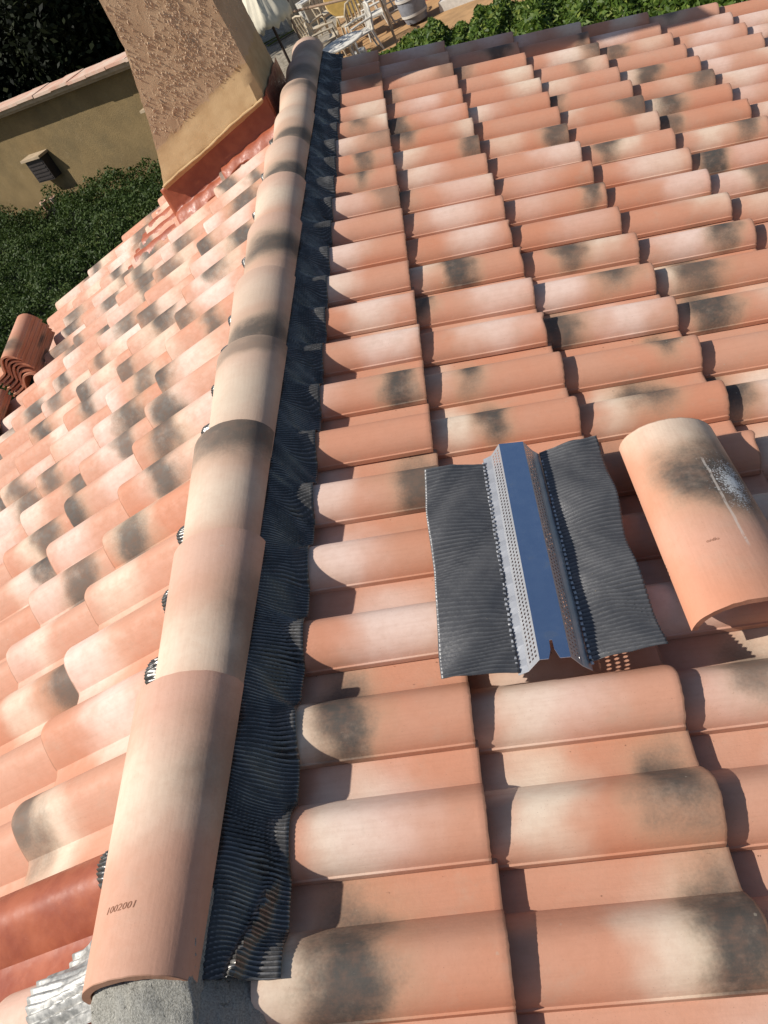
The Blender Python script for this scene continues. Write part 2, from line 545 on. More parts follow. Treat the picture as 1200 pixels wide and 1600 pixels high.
def make_tile(name, length, seed, chips=True, squash=1.0):
    r = random.Random(seed)
    T = 0.0125
    top = [Vector((w, z)) for w, z in TP]
    n = len(top)
    bot = []
    for i, p in enumerate(top):
        a, b = top[max(i - 1, 0)], top[min(i + 1, n - 1)]
        d = (b - a).normalized()
        nn = Vector((-d.y, d.x))
        q = p - nn * T
        if i < 6:
            q = Vector((0.006 + 0.0008 * i, min(-0.0075 + 0.0022 * max(0, i - 1), p.y - 0.002)))
        bot.append(q)
    xs = [-length, -length * 0.72, -length * 0.4, -length * 0.14, -0.016, -0.004, 0.0]
    V, UV = [], []
    jit = [r.uniform(-0.0009, 0.0009) for _ in range(n)]
    if chips:
        for _ in range(r.randint(0, 2)):
            k = r.randint(6, n - 6)
            dd = r.uniform(0.003, 0.007)
            for m in range(-1, 2): jit[k + m] -= dd * (1 - abs(m) * 0.5)
    warp = r.uniform(-0.0012, 0.0012)
    arc = [0.0]
    for i in range(1, n): arc.append(arc[-1] + (top[i] - top[i - 1]).length)
    for layer in (top, bot):
        for ix, x in enumerate(xs):
            for i, p in enumerate(layer):
                e = jit[i] if ix >= 5 else 0.0
                z = p.y + (x) * STEP / L + warp * math.sin(3.1 * x / length + i * 0.2)
                if ix == 6 and layer is top: z -= 0.0018
                V.append((x + e, p.x, z))
                UV.append((x, arc[i]))
    m = len(xs)
    N0 = n * m
    F = grid_faces(m, n, 0, True) + grid_faces(m, n, N0, False)
    for i in range(n - 1):
        F.append((i, i + 1, N0 + i + 1, N0 + i))
        a = (m - 1) * n
        F.append((a + i + 1, a + i, N0 + a + i, N0 + a + i + 1))
    for k in range(m - 1):
        a, b = k * n, (k + 1) * n
        F.append((b, a, N0 + a, N0 + b))
        F.append((a + n - 1, b + n - 1, N0 + b + n - 1, N0 + a + n - 1))
    F = [f[::-1] for f in F]
    me = mesh_from(name, V, F, 38, UV)
    me.materials.append(MAT['clay'])
    return me


TILES = [make_tile('roof_tile', 0.452, 100 + i, chips=i > 1) for i in range(7)]
TILES_TOP = [make_tile('roof_tile_cut', 0.40, 200 + i) for i in range(3)]


def marks(o, r, dark=None, cream=None, pink=None, tone=None, p_dark=0.5):
    """where the kiln flashed this tile; x runs from -0.40 at the head to 0 at the tail"""
    def X(f): return -0.385 * (1 - f)
    if dark is None: dark = (r.uniform(0.0, 1.0), r.uniform(0.75, 1.0)) if r.random() < p_dark else (0.5, 0.0)
    if cream is None: cream = (r.uniform(0, 1), r.uniform(0.5, 1.0)) if r.random() < 0.7 else (0.5, 0.0)
    if pink is None: pink = (r.uniform(0, 1), r.uniform(0.5, 1.0)) if r.random() < 0.7 else (0.5, 0.0)
    o['dark_x'] = X(dark[0])
    o['dark_a'] = dark[1]
    o['dark_y'] = r.uniform(0.08, 0.20)
    o['dark_w'] = r.uniform(0.05, 0.085) if len(dark) < 3 else dark[2] * 1.15
    o['dark_h'] = r.uniform(0.11, 0.24)
    o['cream_x'] = X(cream[0])
    o['cream_a'] = cream[1]
    o['cream_y'] = r.uniform(0.07, 0.22)
    o['cream_w'] = r.uniform(0.07, 0.13)
    o['pink_x'] = X(pink[0])
    o['pink_a'] = pink[1]
    o['tone'] = r.uniform(0.0, 0.6) if tone is None else tone
    o['olive'] = 0.0
    o['seed'] = r.uniform(0, 10)


GROUND = -3.5
house = empty('house', (0, 2.6, GROUND))
tag(house, 'house under the two-sided flame-coloured clay tile roof in the foreground', 'house')


def box_part(name, lo, hi, mat, parent):
    c = [(a + b) / 2 for a, b in zip(lo, hi)]
    s = [b - a for a, b in zip(lo, hi)]
    return MB().box(c, s).build(name, mat, parent, None)


# walls and decks
mb = MB()
V = []
for y in (0.06, 5.2):
    V += [(-2.25, y, GROUND), (2.75, y, GROUND), (2.75, y, -2.75 * math.tan(PITCH) - 0.09), (0, y, -0.09), (-2.25, y, -2.25 * math.tan(PITCH) - 0.09)]
mb.add(V, [(0, 1, 2, 3, 4), (9, 8, 7, 6, 5), (0, 4, 9, 5), (2, 1, 6, 7), (1, 0, 5, 6)])
mb.build('wall', MAT['house_wall'], house, None)


def deck(pt, umax, name):
    V = []
    for n in (-0.045, -0.075):
        V += [pt(0.0, -0.15, n), pt(umax, -0.15, n), pt(umax, 5.28, n), pt(0.0, 5.28, n)]
    return MB().add(V, [(0, 1, 2, 3), (7, 6, 5, 4), (0, 4, 5, 1), (1, 5, 6, 2), (2, 6, 7, 3), (3, 7, 4, 0)]).build(name, MAT['batten'], house, None)


slope_r = deck(rpt, 3.1, 'roof_slope')
slope_l = deck(lpt, 2.44, 'roof_slope')
slope_r['label'] = 'roof slope on the right of the ridge, with the loose tile and metal strip'
slope_l['label'] = 'sunlit roof slope on the left of the ridge, running up to the chimney'

N_ = (0.5, 0.0)
SPEC = {  # (course,row): dark(pos,amount), cream, pink
    (1, 0): ((.33, 1, .075), (.06, .9), N_), (1, 1): (N_, (.35, 1), (.5, .7)), (1, 2): ((.36, 1, .06), (.05, .95), N_),
    (1, 3): (N_, (.85, .3), (.62, .95)), (1, 4): (N_, (.1, .5), (.35, .9)), (1, 5): ((.86, .9, .07), (.2, .4), (.2, .8)),
    (1, 6): ((-.02, .6), N_, N_), (1, 7): ((.8, 1, .05), N_, (.1, .5)), (1, 8): (N_, (.85, .5), (.75, 1)), (1, 9): (N_, (.6, .6), (.65, .8)),
    (1, 10): (N_, (.25, .8), (.3, .5)), (1, 11): (N_, (.5, .3), (.3, .9)), (1, 12): (N_, N_, (.2, .4)), (1, 13): ((.95, .5), (.1, .5), (.4, .6)),
    (1, 14): ((.62, 1, .04), N_, N_), (1, 15): ((.7, .9), (.1, .4), N_), (1, 16): ((.93, .6), (.4, .6), (.3, .6)), (1, 17): ((.6, .9), (.95, 1), N_),
    (1, 18): (N_, (.8, .7), N_), (1, 19): ((.15, .7), N_, N_), (1, 20): ((.85, .6), (.3, .8), N_),
    (2, 0): ((.92, 1, .07), (.66, .9), N_), (2, 1): ((.84, .95, .065), (.24, 1), N_), (2, 2): (N_, (.25, .9), (.4, .6)), (2, 3): (N_, (.2, .5), N_),
    (2, 5): (N_, (.9, .9), N_), (2, 6): ((.42, 1, .05), (.14, 1), N_), (2, 7): ((.33, 1, .05), (.02, .6), N_), (2, 8): (N_, (.5, .3), (.65, .8)), (2, 9): ((.04, 1, .04), N_, (.7, .8)),
    (2, 10): ((.42, 1, .055), (.1, .9), N_), (2, 11): (N_, (.6, .3), (.65, .8)), (2, 12): (N_, (.5, .3), (.5, .8)), (2, 13): ((.05, .8), (.95, .6), (.7, .6)), (2, 14): (N_, (.2, .8), (.3, .4)),
    (2, 15): ((.92, .9), (.12, .9), N_), (2, 16): ((.2, .9), (.95, .7), N_), (2, 17): ((.06, .9), N_, (.7, .5)), (2, 18): (N_, N_, (.5, .8)), (2, 19): ((.05, .6), N_, N_), (2, 20): ((.95, .5), (.5, .4), N_),
    (3, 5): ((.2, .3), N_, N_), (3, 6): ((.52, 1, .07), (.28, .9), N_), (3, 7): ((.78, 1, .055), N_, N_), (3, 8): ((.12, .9), N_, (.6, .9)), (3, 9): ((.68, .95, .07), N_, (.2, .95)),
    (3, 10): ((.42, .95, .06), (.72, .9), N_), (3, 11): (N_, N_, (.6, .4)), (3, 12): ((.85, .9), N_, (.3, .4)), (3, 13): (N_, N_, (.4, .4)), (3, 14): (N_, (.9, .4), (.75, .7)),
    (3, 15): ((.9, .9), (.3, .5), N_), (3, 16): (N_, N_, N_), (3, 17): (N_, (.1, .9), (.2, .4)), (3, 18): (N_, (.85, .9), N_), (3, 19): (N_, (.8, .9), N_), (3, 20): ((.05, .6), N_, N_),
    (4, 7): (N_, N_, N_), (4, 8): ((.28, 1, .06), (.8, .5), N_), (4, 9): ((.38, .9, .07), (.15, .9), N_), (4, 10): ((.72, 1, .05), N_, (.42, .9)), (4, 11): (N_, (.85, 1), N_), (4, 12): (N_, N_, (.8, .8)),
    (4, 13): (N_, (.7, .6), (.6, .5)), (4, 14): ((.3, .95, .05), (.5, .8), N_), (4, 15): (N_, (.9, .5), N_), (4, 16): ((.9, .8), (.2, .9), N_), (4, 17): ((.0, .8), N_, N_), (4, 18): (N_, (.2, .7), N_), (4, 19): ((.6, .6), (.8, .5), N_),
    (5, 13): ((.22, 1, .05), N_, (.6, .5)), (5, 14): ((.78, .9, .06), (.4, .8), N_), (5, 15): ((.1, .8), N_, N_), (5, 16): ((.3, .95), (.1, .8), N_), (5, 17): ((.9, .8), (.5, .4), N_), (5, 18): ((.35, .9), (.1, .7), N_),
    (5, 19): (N_, N_, N_), (5, 20): ((.2, .8), (.7, .5), N_), (4, 21): ((.9, .8), N_, N_), (3, 21): ((.7, .9), N_, N_), (1, 21): ((.1, .8), N_, N_),
}
R0, R1 = -2, 23
rr = random.Random(5)


def on_screen(p, m=70):
    c = RC @ (np.array(p) - CAM)
    if c[2] < 0.05: return False
    x, y = 600 + 1337.86 * c[0] / c[2], 800 + 1337.86 * c[1] / c[2]
    return -m < x < 1200 + m and -m < y < 1600 + m


def jitter(M, r, k=1.0):
    return M @ Matrix.Translation((r.uniform(-.004, .004) * k, r.uniform(-.002, .002) * k, r.uniform(-.0012, .0014))) @ Matrix.Rotation(r.uniform(-.009, .009) * k, 4, 'Z') @ Matrix.Rotation(r.uniform(-.004, .004), 4, 'Y') @ Matrix.Rotation(r.uniform(-.006, .006), 4, 'X')


for c in range(1, 8):
    for r in range(R0, R1):
        u = 0.1646 + c * L - 0.0271 * r * W
        v = r * W + 0.0072 * c * L
        if not any(on_screen(rpt(u - a, v + b, 0.03)) for a in (0, .2, .385) for b in (0, .11, .22)): continue
        me = rr.choice(TILES_TOP if c == 1 else TILES)
        o = link('roof_tile', me, None, slope_r, jitter(frame(RX, Vector((0, 1, 0)), RN, rpt(u, v, 0)), rr))
        s = SPEC.get((c, r))
        if s: marks(o, rr, *s, tone=rr.uniform(0, .4))
        else: marks(o, rr, p_dark=0.35)

mb = MB()
rg = random.Random(31)
for _ in range(150):
    c, r = rg.choice([1, 1, 2, 2, 3]), rg.randint(-1, 8)
    u = 0.1646 + c * L - 0.0271 * r * W - (0.385 * rg.random())
    v = r * W - rg.uniform(.001, .010) if rg.random() < .8 else r * W - rg.uniform(.01, .06)
    b_ = rpt(u, v, -0.011 - (1 - 0.0) * 0.0 + (u - (0.1646 + c * L - 0.0271 * r * W)) * STEP / L + .001)
    sz = rg.uniform(.0008, .0024)
    V = [b_ + Vector((rg.uniform(-1, 1), rg.uniform(-1, 1), rg.uniform(-.4, .9))) * sz for _ in range(4)]
    mb.add(V, [(0, 1, 2), (0, 3, 1), (1, 3, 2), (2, 3, 0)])
o = mb.build('grit', plain('brown_grit', (0.16, 0.09, 0.05), .95, 0, .4, 300), slope_r, None)
o['kind'] = 'stuff'

rl = random.Random(21)
for c in range(0, 6):
    for k in range(-3, 22):
        u = 0.565 + c * L + 0.0075 * k * W
        v = 0.606 + k * W - 0.0132 * c * L
        if k <= -2 and c > 0: continue
        if k == -3: continue
        if k == -2: u = 0.405
        if c == 5 and k in (16, 17): continue
        if not any(on_screen(lpt(u - a, v - b, 0.03)) for a in (0, .2, .385) for b in (0, .11, .22)): continue
        if k == 21 and c < 4 and False: continue
        o = link('roof_tile', rl.choice(TILES), None, slope_l, jitter(frame(LX, Vector((0, -1, 0)), LN, lpt(u, v, 0)), rl))
        if k == -1 and c == 0:
            o.data = o.data.copy()
            o.data.materials.clear()
            o.data.materials.append(MAT['red'])
            o['label'] = 'roof tile painted over with glossy red sealing coat'
        marks(o, rl, p_dark=0.85)
        o['cream_a'] *= .85
        o['dark_h'] = rl.uniform(.12, .22)
        o['dark_w'] = rl.uniform(.055, .10)
        if (c, k) == (0, 0): marks(o, rl, (.9, .8, .06), (.72, .9), N_)
        if (c, k) == (0, 1): marks(o, rl, N_, (.4, .6), (.35, .9))
        if k == -2: marks(o, rl, N_, (.9, .3), (.8, .5))


# ------------------------------------------------------------------ ridge tiles (tapered half barrels)
def barrel_mesh(name, length, wn, wf, hn, hf, zn, zf, mat, T=0.013, nseg=28, taper_pow=1.0, seed=0):
    """half barrel along +Y from a narrow end (y=0) to a wide end; wn/wf half widths, hn/hf rises, zn/zf base heights"""
    r = random.Random(seed)
    ny = 14
    V, UV = [], []
    for layer in (0, 1):
        for j in range(ny):
            f = j / (ny - 1)
            y = length * f
            a = wn + (wf - wn) * f
            h = hn + (hf - hn) * f
            z0 = zn + (zf - zn) * f
            if layer: a, h = a - T, h - T
            for i in range(nseg + 1):
                th = math.pi * i / nseg
                x = -a * math.cos(th)
                z = z0 + h * math.sin(th)
                yy = y + (r.uniform(-.0008, .0008) if j in (0, ny - 1) else 0)
                V.append((x, yy, z))
                UV.append((y, (wn + wf) / 2 * 2.4 * i / nseg))
    n = nseg + 1
    N0 = n * ny
    F = grid_faces(ny, n, 0) + grid_faces(ny, n, N0, True)
    for i in range(nseg):
        F.append((i + 1, i, N0 + i, N0 + i + 1))
        a = (ny - 1) * n
        F.append((a + i, a + i + 1, N0 + a + i + 1, N0 + a + i))
    for j in range(ny - 1):
        a, b = j * n, (j + 1) * n
        F.append((a, b, N0 + b, N0 + a))
        F.append((b + nseg, a + nseg, N0 + a + nseg, N0 + b + nseg))
    F = [f[::-1] for f in F]
    me = mesh_from(name, V, F, 40, UV)
    me.materials.append(mat)
    return me


FAR = [0.585, 0.985, 1.405, 1.83, 2.285, 2.72, 3.12, 3.56, 3.985, 4.41, 4.84, 5.24]
RIDGE = [  # dark(y m, amount, w), cream(y, amount, w), tone ; y measured from the near end of each tile
    ((.36, .45, .16), (.31, .8, .12), .25), ((.24, .5, .15), (.16, .85, .13), .45), ((.47, .85, .10), (.24, .95, .13), .5),
    ((.48, .55, .05), (.25, 1.0, .2), .5), ((.17, .95, .09), (.40, .75, .1), .6), ((.30, .95, .10), (.1, .3, .08), .5),
    ((.2, 0, .05), (.30, 1.0, .12), .5), ((.20, .95, .08), (.40, .5, .09), .5), ((.20, .95, .09), (.42, .9, .1), .4),
    ((.45, .7, .06), (.25, .8, .12), .6), ((.30, .6, .10), (.2, .5, .1), .7), ((.3, .3, .08), (.2, .6, .12), .7)]
ri = random.Random(3)
fw = lambda i: 1.0 if i < 4 else 1.0 - 0.018 * (i - 3)
ridge_objs = []
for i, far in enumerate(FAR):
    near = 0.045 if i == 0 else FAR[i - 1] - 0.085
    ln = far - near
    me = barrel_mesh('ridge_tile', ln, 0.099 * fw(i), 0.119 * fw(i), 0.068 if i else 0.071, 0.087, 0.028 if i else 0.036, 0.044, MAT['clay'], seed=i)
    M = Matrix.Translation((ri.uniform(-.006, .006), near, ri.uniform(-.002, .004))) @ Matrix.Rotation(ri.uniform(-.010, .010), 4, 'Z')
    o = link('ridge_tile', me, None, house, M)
    (dx, da, dw), (cx, ca, cw), tn = RIDGE[i]
    for k, vv in dict(dark_x=dx, dark_a=da, dark_y=(.27 if i < 2 else ri.uniform(.13, .19)), dark_w=dw, dark_h=(.09 if i < 2 else ri.uniform(.13, .2)), cream_x=cx, cream_a=ca, cream_y=.10, cream_w=cw,  # first two tiles: dark mark runs along the right edge
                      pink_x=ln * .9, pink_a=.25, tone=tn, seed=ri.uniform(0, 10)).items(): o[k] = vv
    o['tone'] = min(1.0, tn + .3)
    o['olive'] = [.1, .25, .4, .6, .65, .6, .5, .7, .75, .7, .8, .7][i]
    # cream bloom reaches over the whole width of a ridge tile
    ridge_objs.append((o, near, ln))


def stamp_text(text, size, place, parent, name='stamped_mark'):
    cu = bpy.data.curves.new('stamp', 'FONT')
    cu.body = text
    cu.size = size
    cu.shear = 0.25
    cu.extrude = 0.0
    cu.resolution_u = 2
    to = bpy.data.objects.new('stamp', cu)
    COL.objects.link(to)
    bpy.context.view_layer.update()
    dg = bpy.context.evaluated_depsgraph_get()
    me = bpy.data.meshes.new_from_object(to.evaluated_get(dg))
    bpy.data.objects.remove(to)
    xs = [v.co.x for v in me.vertices]
    mid = (min(xs) + max(xs)) / 2
    for v in me.vertices: v.co = place(v.co.x - mid, v.co.y)
    me.materials.clear()
    o = link(name, me, MAT['stamp'])
    adopt(o, parent)
    return o


def barrel_point(o_y, x_arc, ln, wn, wf, hn, hf, zn, zf, lift):
    f = o_y / ln
    a, h, z0 = wn + (wf - wn) * f, hn + (hf - hn) * f, zn + (zf - zn) * f
    th = math.pi / 2 + x_arc / (0.5 * (a + h))
    return Vector((-(a + lift) * math.cos(th), o_y, z0 + (h + lift) * math.sin(th)))


o0, near0, ln0 = ridge_objs[0]
stamp_text('1002001', 0.0155, lambda x, y: o0.matrix_basis @ barrel_point(0.102 + y, x - 0.012, ln0, .099, .119, .071, .087, .036, .044, 0.0006), o0)


# ------------------------------------------------------------------ pleated flashing either side of the ridge
def smooth_noise(x, seed):
    r = np.random.default_rng(seed)
    tbl = r.uniform(-1, 1, 512)
    i = np.floor(x).astype(int)
    f = x - i
    f = f * f * (3 - 2 * f)
    return tbl[i % 512] * (1 - f) + tbl[(i + 1) % 512] * f


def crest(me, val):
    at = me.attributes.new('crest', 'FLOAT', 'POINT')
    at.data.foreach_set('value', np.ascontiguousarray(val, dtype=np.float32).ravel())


def flashing(name, side, v0, v1, u_in, u_out, n_in, period, amp, mat, seed, follow=0.85, nu=18, res=4.0, edge_amp=0.004, parent=house, u_end=0.5501, wander=1.0):
    nv = int((v1 - v0) / period * res)
    vs = np.linspace(v0, v1, nv)
    us = np.linspace(0, 1, nu)
    VV, UU = np.meshgrid(vs, us, indexing='ij')
    lip = (lambda v: (v - 0.003) % W) if side == 'R' else (lambda v: (0.606 - v) % W)
    w = lip(VV)
    wl_ = np.linspace(0, W, 91)
    pr = np.array([prof(x) for x in wl_])
    pr[0] = -0.005
    # soften: a sheet cannot follow the sharp lip
    ker = np.exp(-((np.arange(-9, 10)) / 4.5) ** 2)
    ker /= ker.sum()
    pr = np.convolve(np.concatenate([pr[:-1]] * 3), ker, 'same')[90:181]
    surf = np.interp(w, wl_, pr)
    hard = np.interp(w, wl_, np.array([prof(x) for x in wl_]))
    uo = u_out + edge_amp * smooth_noise(VV * 5.0, seed) + edge_amp * .5 * smooth_noise(VV * 13.0, seed + 1)
    u = u_in + (uo - u_in) * UU
    tt = UU * UU * (3 - 2 * UU)
    head = 0.5646 if side == 'R' else 0.565
    tilt = (u - (u_end - (0.0271 * VV if side == 'R' else 0))) * STEP / L
    top = surf + tilt
    base = n_in * (1 - tt) + (np.where(top > -0.02, top, -0.02) * follow + 0.013 * (1.35 - follow)) * tt
    base = np.maximum(base, hard + tilt + 0.004 + amp * 0.9)
    kb = np.exp(-((np.arange(-12, 13)) / 6.0) ** 2)
    kb /= kb.sum()
    base = np.maximum(np.apply_along_axis(lambda q: np.convolve(np.pad(q, 12, 'edge'), kb, 'valid'), 0, base), hard + tilt + 0.003 + amp * 0.5)
    ph = VV / period + wander * 1.5 * smooth_noise(VV * 9 + UU * 1.3, seed + 2) + wander * 1.3 * smooth_noise(VV * 3.1 + UU * 2.2, seed + 5)
    fr_ = ph % 1.0
    pl = np.where(fr_ < .68, fr_ / .68, (1 - fr_) / .32) - .5
    a2 = amp * (1.25 + 0.6 * smooth_noise(VV * 22 + UU * 3, seed + 3)) * (0.75 + 0.5 * UU)
    if side == 'R': a2 = a2 * (1 - 0.8 * np.clip((UU - 0.80) / 0.20, 0, 1))
    n = base + pl * a2 + amp * 0.7 * smooth_noise(VV * 30 + UU * 4, seed + 4)
    if name == 'ridge_flashing' and side == 'R':
        # a rucked fold where the roll of sheet was cut off
        cu_ = 0.130 + 0.05 * (VV - 0.06) / 0.2
        fold = np.exp(-((u - cu_) / 0.009) ** 2) * np.clip((0.25 - VV) / 0.06, 0, 1)
        n = n + 0.016 * fold
    pt = rpt if side == 'R' else lpt
    sgn = 1 if side == 'R' else -1
    X = sgn * (u * ct + n * st)
    Z = -u * st + n * ct
    V = np.stack([X, VV, Z], -1).reshape(-1, 3)
    F = grid_faces(nv, nu, 0, side == 'R')
    me = mesh_from(name, V, F, 60)
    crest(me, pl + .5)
    o = link(name, me, mat, parent)
    md = o.modifiers.new('thickness', 'SOLIDIFY')
    md.thickness = 0.0012
    md.offset = -1
    return o


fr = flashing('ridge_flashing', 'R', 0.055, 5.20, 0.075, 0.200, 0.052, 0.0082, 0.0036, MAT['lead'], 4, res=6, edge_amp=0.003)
fr['label'] = 'black pleated flashing on the right of the ridge tiles'
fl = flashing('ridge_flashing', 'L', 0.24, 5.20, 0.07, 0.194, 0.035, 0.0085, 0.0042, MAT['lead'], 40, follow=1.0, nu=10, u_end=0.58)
fl['label'] = 'pleated flashing peeping out in arcs on the left of the ridge tiles'
fs = flashing('lead_apron', 'L', 0.030, 0.195, 0.06, 0.285, 0.045, 0.0150, 0.0058, MAT['silver'], 70, follow=1.0, nu=24, res=8, edge_amp=0.012, u_end=0.405, wander=0.2)
fs['label'] = 'bare silver pleated lead apron at the ridge end'

# mortar bedding at the ridge end
def lump(name, c, s, seed, parent, mat, sub=5, amp=0.12):
    import bmesh
    bm = bmesh.new()
    bmesh.ops.create_cube(bm, size=2)
    bmesh.ops.subdivide_edges(bm, edges=bm.edges[:], cuts=sub * 3, use_grid_fill=True)
    r = np.random.default_rng(seed)
    ph = r.uniform(0, 6, 12)
    for v in bm.verts:
        p = v.co.copy()
        m = max(abs(p.x), abs(p.y), abs(p.z))
        l = p.length
        p = p * (0.55 + 0.45 * m / l * 1.25)
        k = 1 + amp * 0.5 * (math.sin(p.x * 5 + ph[0]) * math.sin(p.y * 4 + ph[1]) + math.sin(p.z * 6 + ph[2]) * math.sin(p.x * 9 + ph[3]) * .6) + amp * 0.25 * r.uniform(-1, 1)
        p *= k
        v.co = Vector((p.x * s[0] / 2 + c[0], p.y * s[1] / 2 + c[1], p.z * s[2] / 2 + c[2]))
    me = bpy.data.meshes.new(name)
    bm.to_mesh(me)
    bm.free()
    me.polygons.foreach_set('use_smooth', [True] * len(me.polygons))
    return link(name, me, mat, parent)


def bedding(name, x0, x1, v0, v1, hf, seed, label, nx=44, nvv=50):
    r = np.random.default_rng(seed)
    V = []
    for i in range(nx):
        for j in range(nvv):
            x, v = x0 + (x1 - x0) * i / (nx - 1), v0 + (v1 - v0) * j / (nvv - 1)
            rim = i in (0, nx - 1) or j in (0, nvv - 1)
            zz = -0.14 if rim else hf(x, v) + r.uniform(-.0016, .0016)
            V.append((x + r.uniform(-.001, .001), v + r.uniform(-.001, .001), zz))
    o = link(name, mesh_from(name, V, grid_faces(nx, nvv, 0, True), 80), MAT['mortar'], house)
    o['label'] = label
    return o


def plug(x, v):
    arch = 0.030 + 0.056 * math.sqrt(max(0, 1 - ((x - .004) / 0.104) ** 2)) if abs(x - .004) < 0.104 else 0.030
    z = arch
    if v < 0.052: z -= (0.052 - v) * 0.55
    else: z -= 0.004
    return z + 0.005 * math.sin(x * 60 + v * 30) * math.sin(v * 70) - max(0, abs(x - .02) - .10) * 1.2


def fillet(x, v):
    z = 0.036 - (x - 0.085) * 1.05 + 0.003 * math.sin(v * 40 + x * 30)
    return z - max(0, v - 0.06) * 0.45 - max(0, 0.02 - v) * 0.25


bedding('mortar_bedding', -0.104, 0.10, -0.16, 0.20, plug, 1, 'rough grey mortar plug under the near end of the ridge')
bedding('mortar_bedding', 0.082, 0.168, -0.12, 0.235, fillet, 2, 'smooth grey mortar fillet along the right side of the ridge end', 20, 40)

# ------------------------------------------------------------------ chimney
CX0, CX1, CY0, CY1 = -0.70, -0.165, 4.39, 5.02
ch_prof = [(-0.42, 0.25, 0.0), (-0.06, 0.205, 0.0), (0.10, 0.15, 0.0), (0.24, 0.105, 0.0), (0.40, 0.06, 0.0), (0.62, 0.0, 0.0), (1.0, -0.02, 0.0), (1.72, -0.03, 0.0)]
mb = MB()
V = []
NS = 18
zs = np.concatenate([np.linspace(-0.42, 0.62, 64), np.linspace(0.66, 1.72, 20)])
fl_ = lambda z: float(np.interp(z, [p[0] for p in ch_prof], [p[1] for p in ch_prof]))
nr = np.random.default_rng(9)
def jut(x, z):
    zb = -0.050 + (x + 0.905) / 0.735 * 0.185
    if z < zb - .035: return 0.0
    return min(.06, max(0.0, (0.36 + .3 * x - z) * .24)) * min(1, (z - zb + .035) / .03)


for z in zs:
    x0 = CX0 - fl_(z) + nr.uniform(-.002, .002)
    pts = []
    yb = CY0
    xr = CX1 - 0.03 * max(0, min(.6, z) - .1)
    for k in range(NS):
        xx = x0 + (xr - x0) * k / NS
        pts.append((xx, CY0 - jut(xx, z)))
    for k in range(NS): pts.append((xr, yb + (CY1 - yb) * k / NS))
    for k in range(NS): pts.append((xr + (x0 - xr) * k / NS, CY1))
    for k in range(NS): pts.append((x0, CY1 + (yb - CY1) * k / NS))
    V += [(x + nr.uniform(-.0015, .0015), y + nr.uniform(-.0015, .0015), z) for x, y in pts]
n = 4 * NS
F = []
for i in range(len(zs) - 1):
    for k in range(n): F.append((i * n + k, i * n + (k + 1) % n, (i + 1) * n + (k + 1) % n, (i + 1) * n + k))
F.append(tuple(range((len(zs) - 1) * n, len(zs) * n)))
chim = link('chimney', mesh_from('chimney', V, F, 30), MAT['chimney'], house)
chim['label'] = 'chimney in rough ochre spatter render, flared at its foot'
MB().box((-0.44, 4.71, 1.80), (0.74, 0.80, 0.07)).build('cap_slab', MAT['trim'], chim, None)
# render drip bead along the foot of the front face and right face
mb = MB()
bead = [Vector((CX0 - fl_(z) - .004, CY0 - .012, z)) for z in (-0.06,)]
A = Vector((-0.905, CY0 - 0.040, -0.050))
B = Vector((-0.170, CY0 - 0.047, 0.135))
D = (B - A)
pts = [A + D * f + Vector((0, 0, 0.0035 * math.sin(f * 11) + 0.0012 * math.sin(f * 47))) for f in np.linspace(0, 1, 24)]
mb.tube(pts, [0.007 + 0.001 * math.sin(i * 1.7) for i in range(24)], 8)
mb.build('render_bead', MAT['chimney'], chim)


# thrown spatter: raised dabs of render, elongated down the face
def spatter(n, face, seed):
    r = random.Random(seed)
    cl = [(r.uniform(0, 1), r.uniform(.25, 1.7), r.uniform(.04, .13)) for _ in range(34)]
    bare = [(r.uniform(.1, .8), r.uniform(.35, 1.5), r.uniform(.05, .10)) for _ in range(12)]
    mb = MB()
    k = 0
    while k < n:
        if r.random() < .55:
            c = r.choice(cl)
            f, z = r.gauss(c[0], c[2] * 1.2), r.gauss(c[1], c[2])
        else:
            f, z = r.uniform(0, 1), r.uniform(.2, 1.7)
        if not 0.01 < f < .99: continue
        k += 1
        x0, x1 = CX0 - fl_(z), CX1 - 0.03 * max(0, min(.6, z) - .1)
        x = x0 + (x1 - x0) * f
        zmin = 0.385 + 0.30 * x + .03 * math.sin(f * 14)
        if face == 'F' and z < zmin + r.uniform(-.02, .03): continue
        if any((f - b[0]) ** 2 + ((z - b[1]) * 1.6) ** 2 < b[2] ** 2 for b in bare) and r.random() < .93: continue
        w_ = r.uniform(.0018, .0048)
        h_ = w_ * r.uniform(1.0, 3.2)
        d_ = w_ * r.uniform(1.0, 2.1)
        tl = r.uniform(-.5, .5)
        if face == 'F':
            o, X, Y = Vector((x, CY0 + .001, z)), Vector((1, 0, 0)), Vector((0, -1, 0))
        elif face == 'L':
            o, X, Y = Vector((x0 + .001, CY0 + f * (CY1 - CY0), z)), Vector((0, 1, 0)), Vector((-1, 0, 0))
        else:
            if z < .42: continue
            o, X, Y = Vector((x1 - .001, CY0 + f * (CY1 - CY0), z)), Vector((0, 1, 0)), Vector((1, 0, 0))
        Zv = Vector((0, 0, 1))
        V = []
        for q in range(6):
            a = q * math.pi / 3
            px, pz = math.cos(a) * w_ * r.uniform(.7, 1.2), math.sin(a) * h_ * r.uniform(.8, 1.15)
            V.append(o + X * (px + pz * tl) + Zv * pz)
        V.append(o + Y * d_ + Zv * h_ * r.uniform(-.3, .3))
        V.append(o + Y * d_ * .8 + Zv * h_ * .45 + X * tl * h_ * .45)
        F = [(0, 1, 7), (1, 2, 7), (2, 3, 6), (3, 4, 6), (4, 5, 6), (5, 0, 6), (0, 7, 6), (7, 2, 6)]
        if face == 'L': F = [f_[::-1] for f_ in F]
        mb.add(V, F)
    return mb


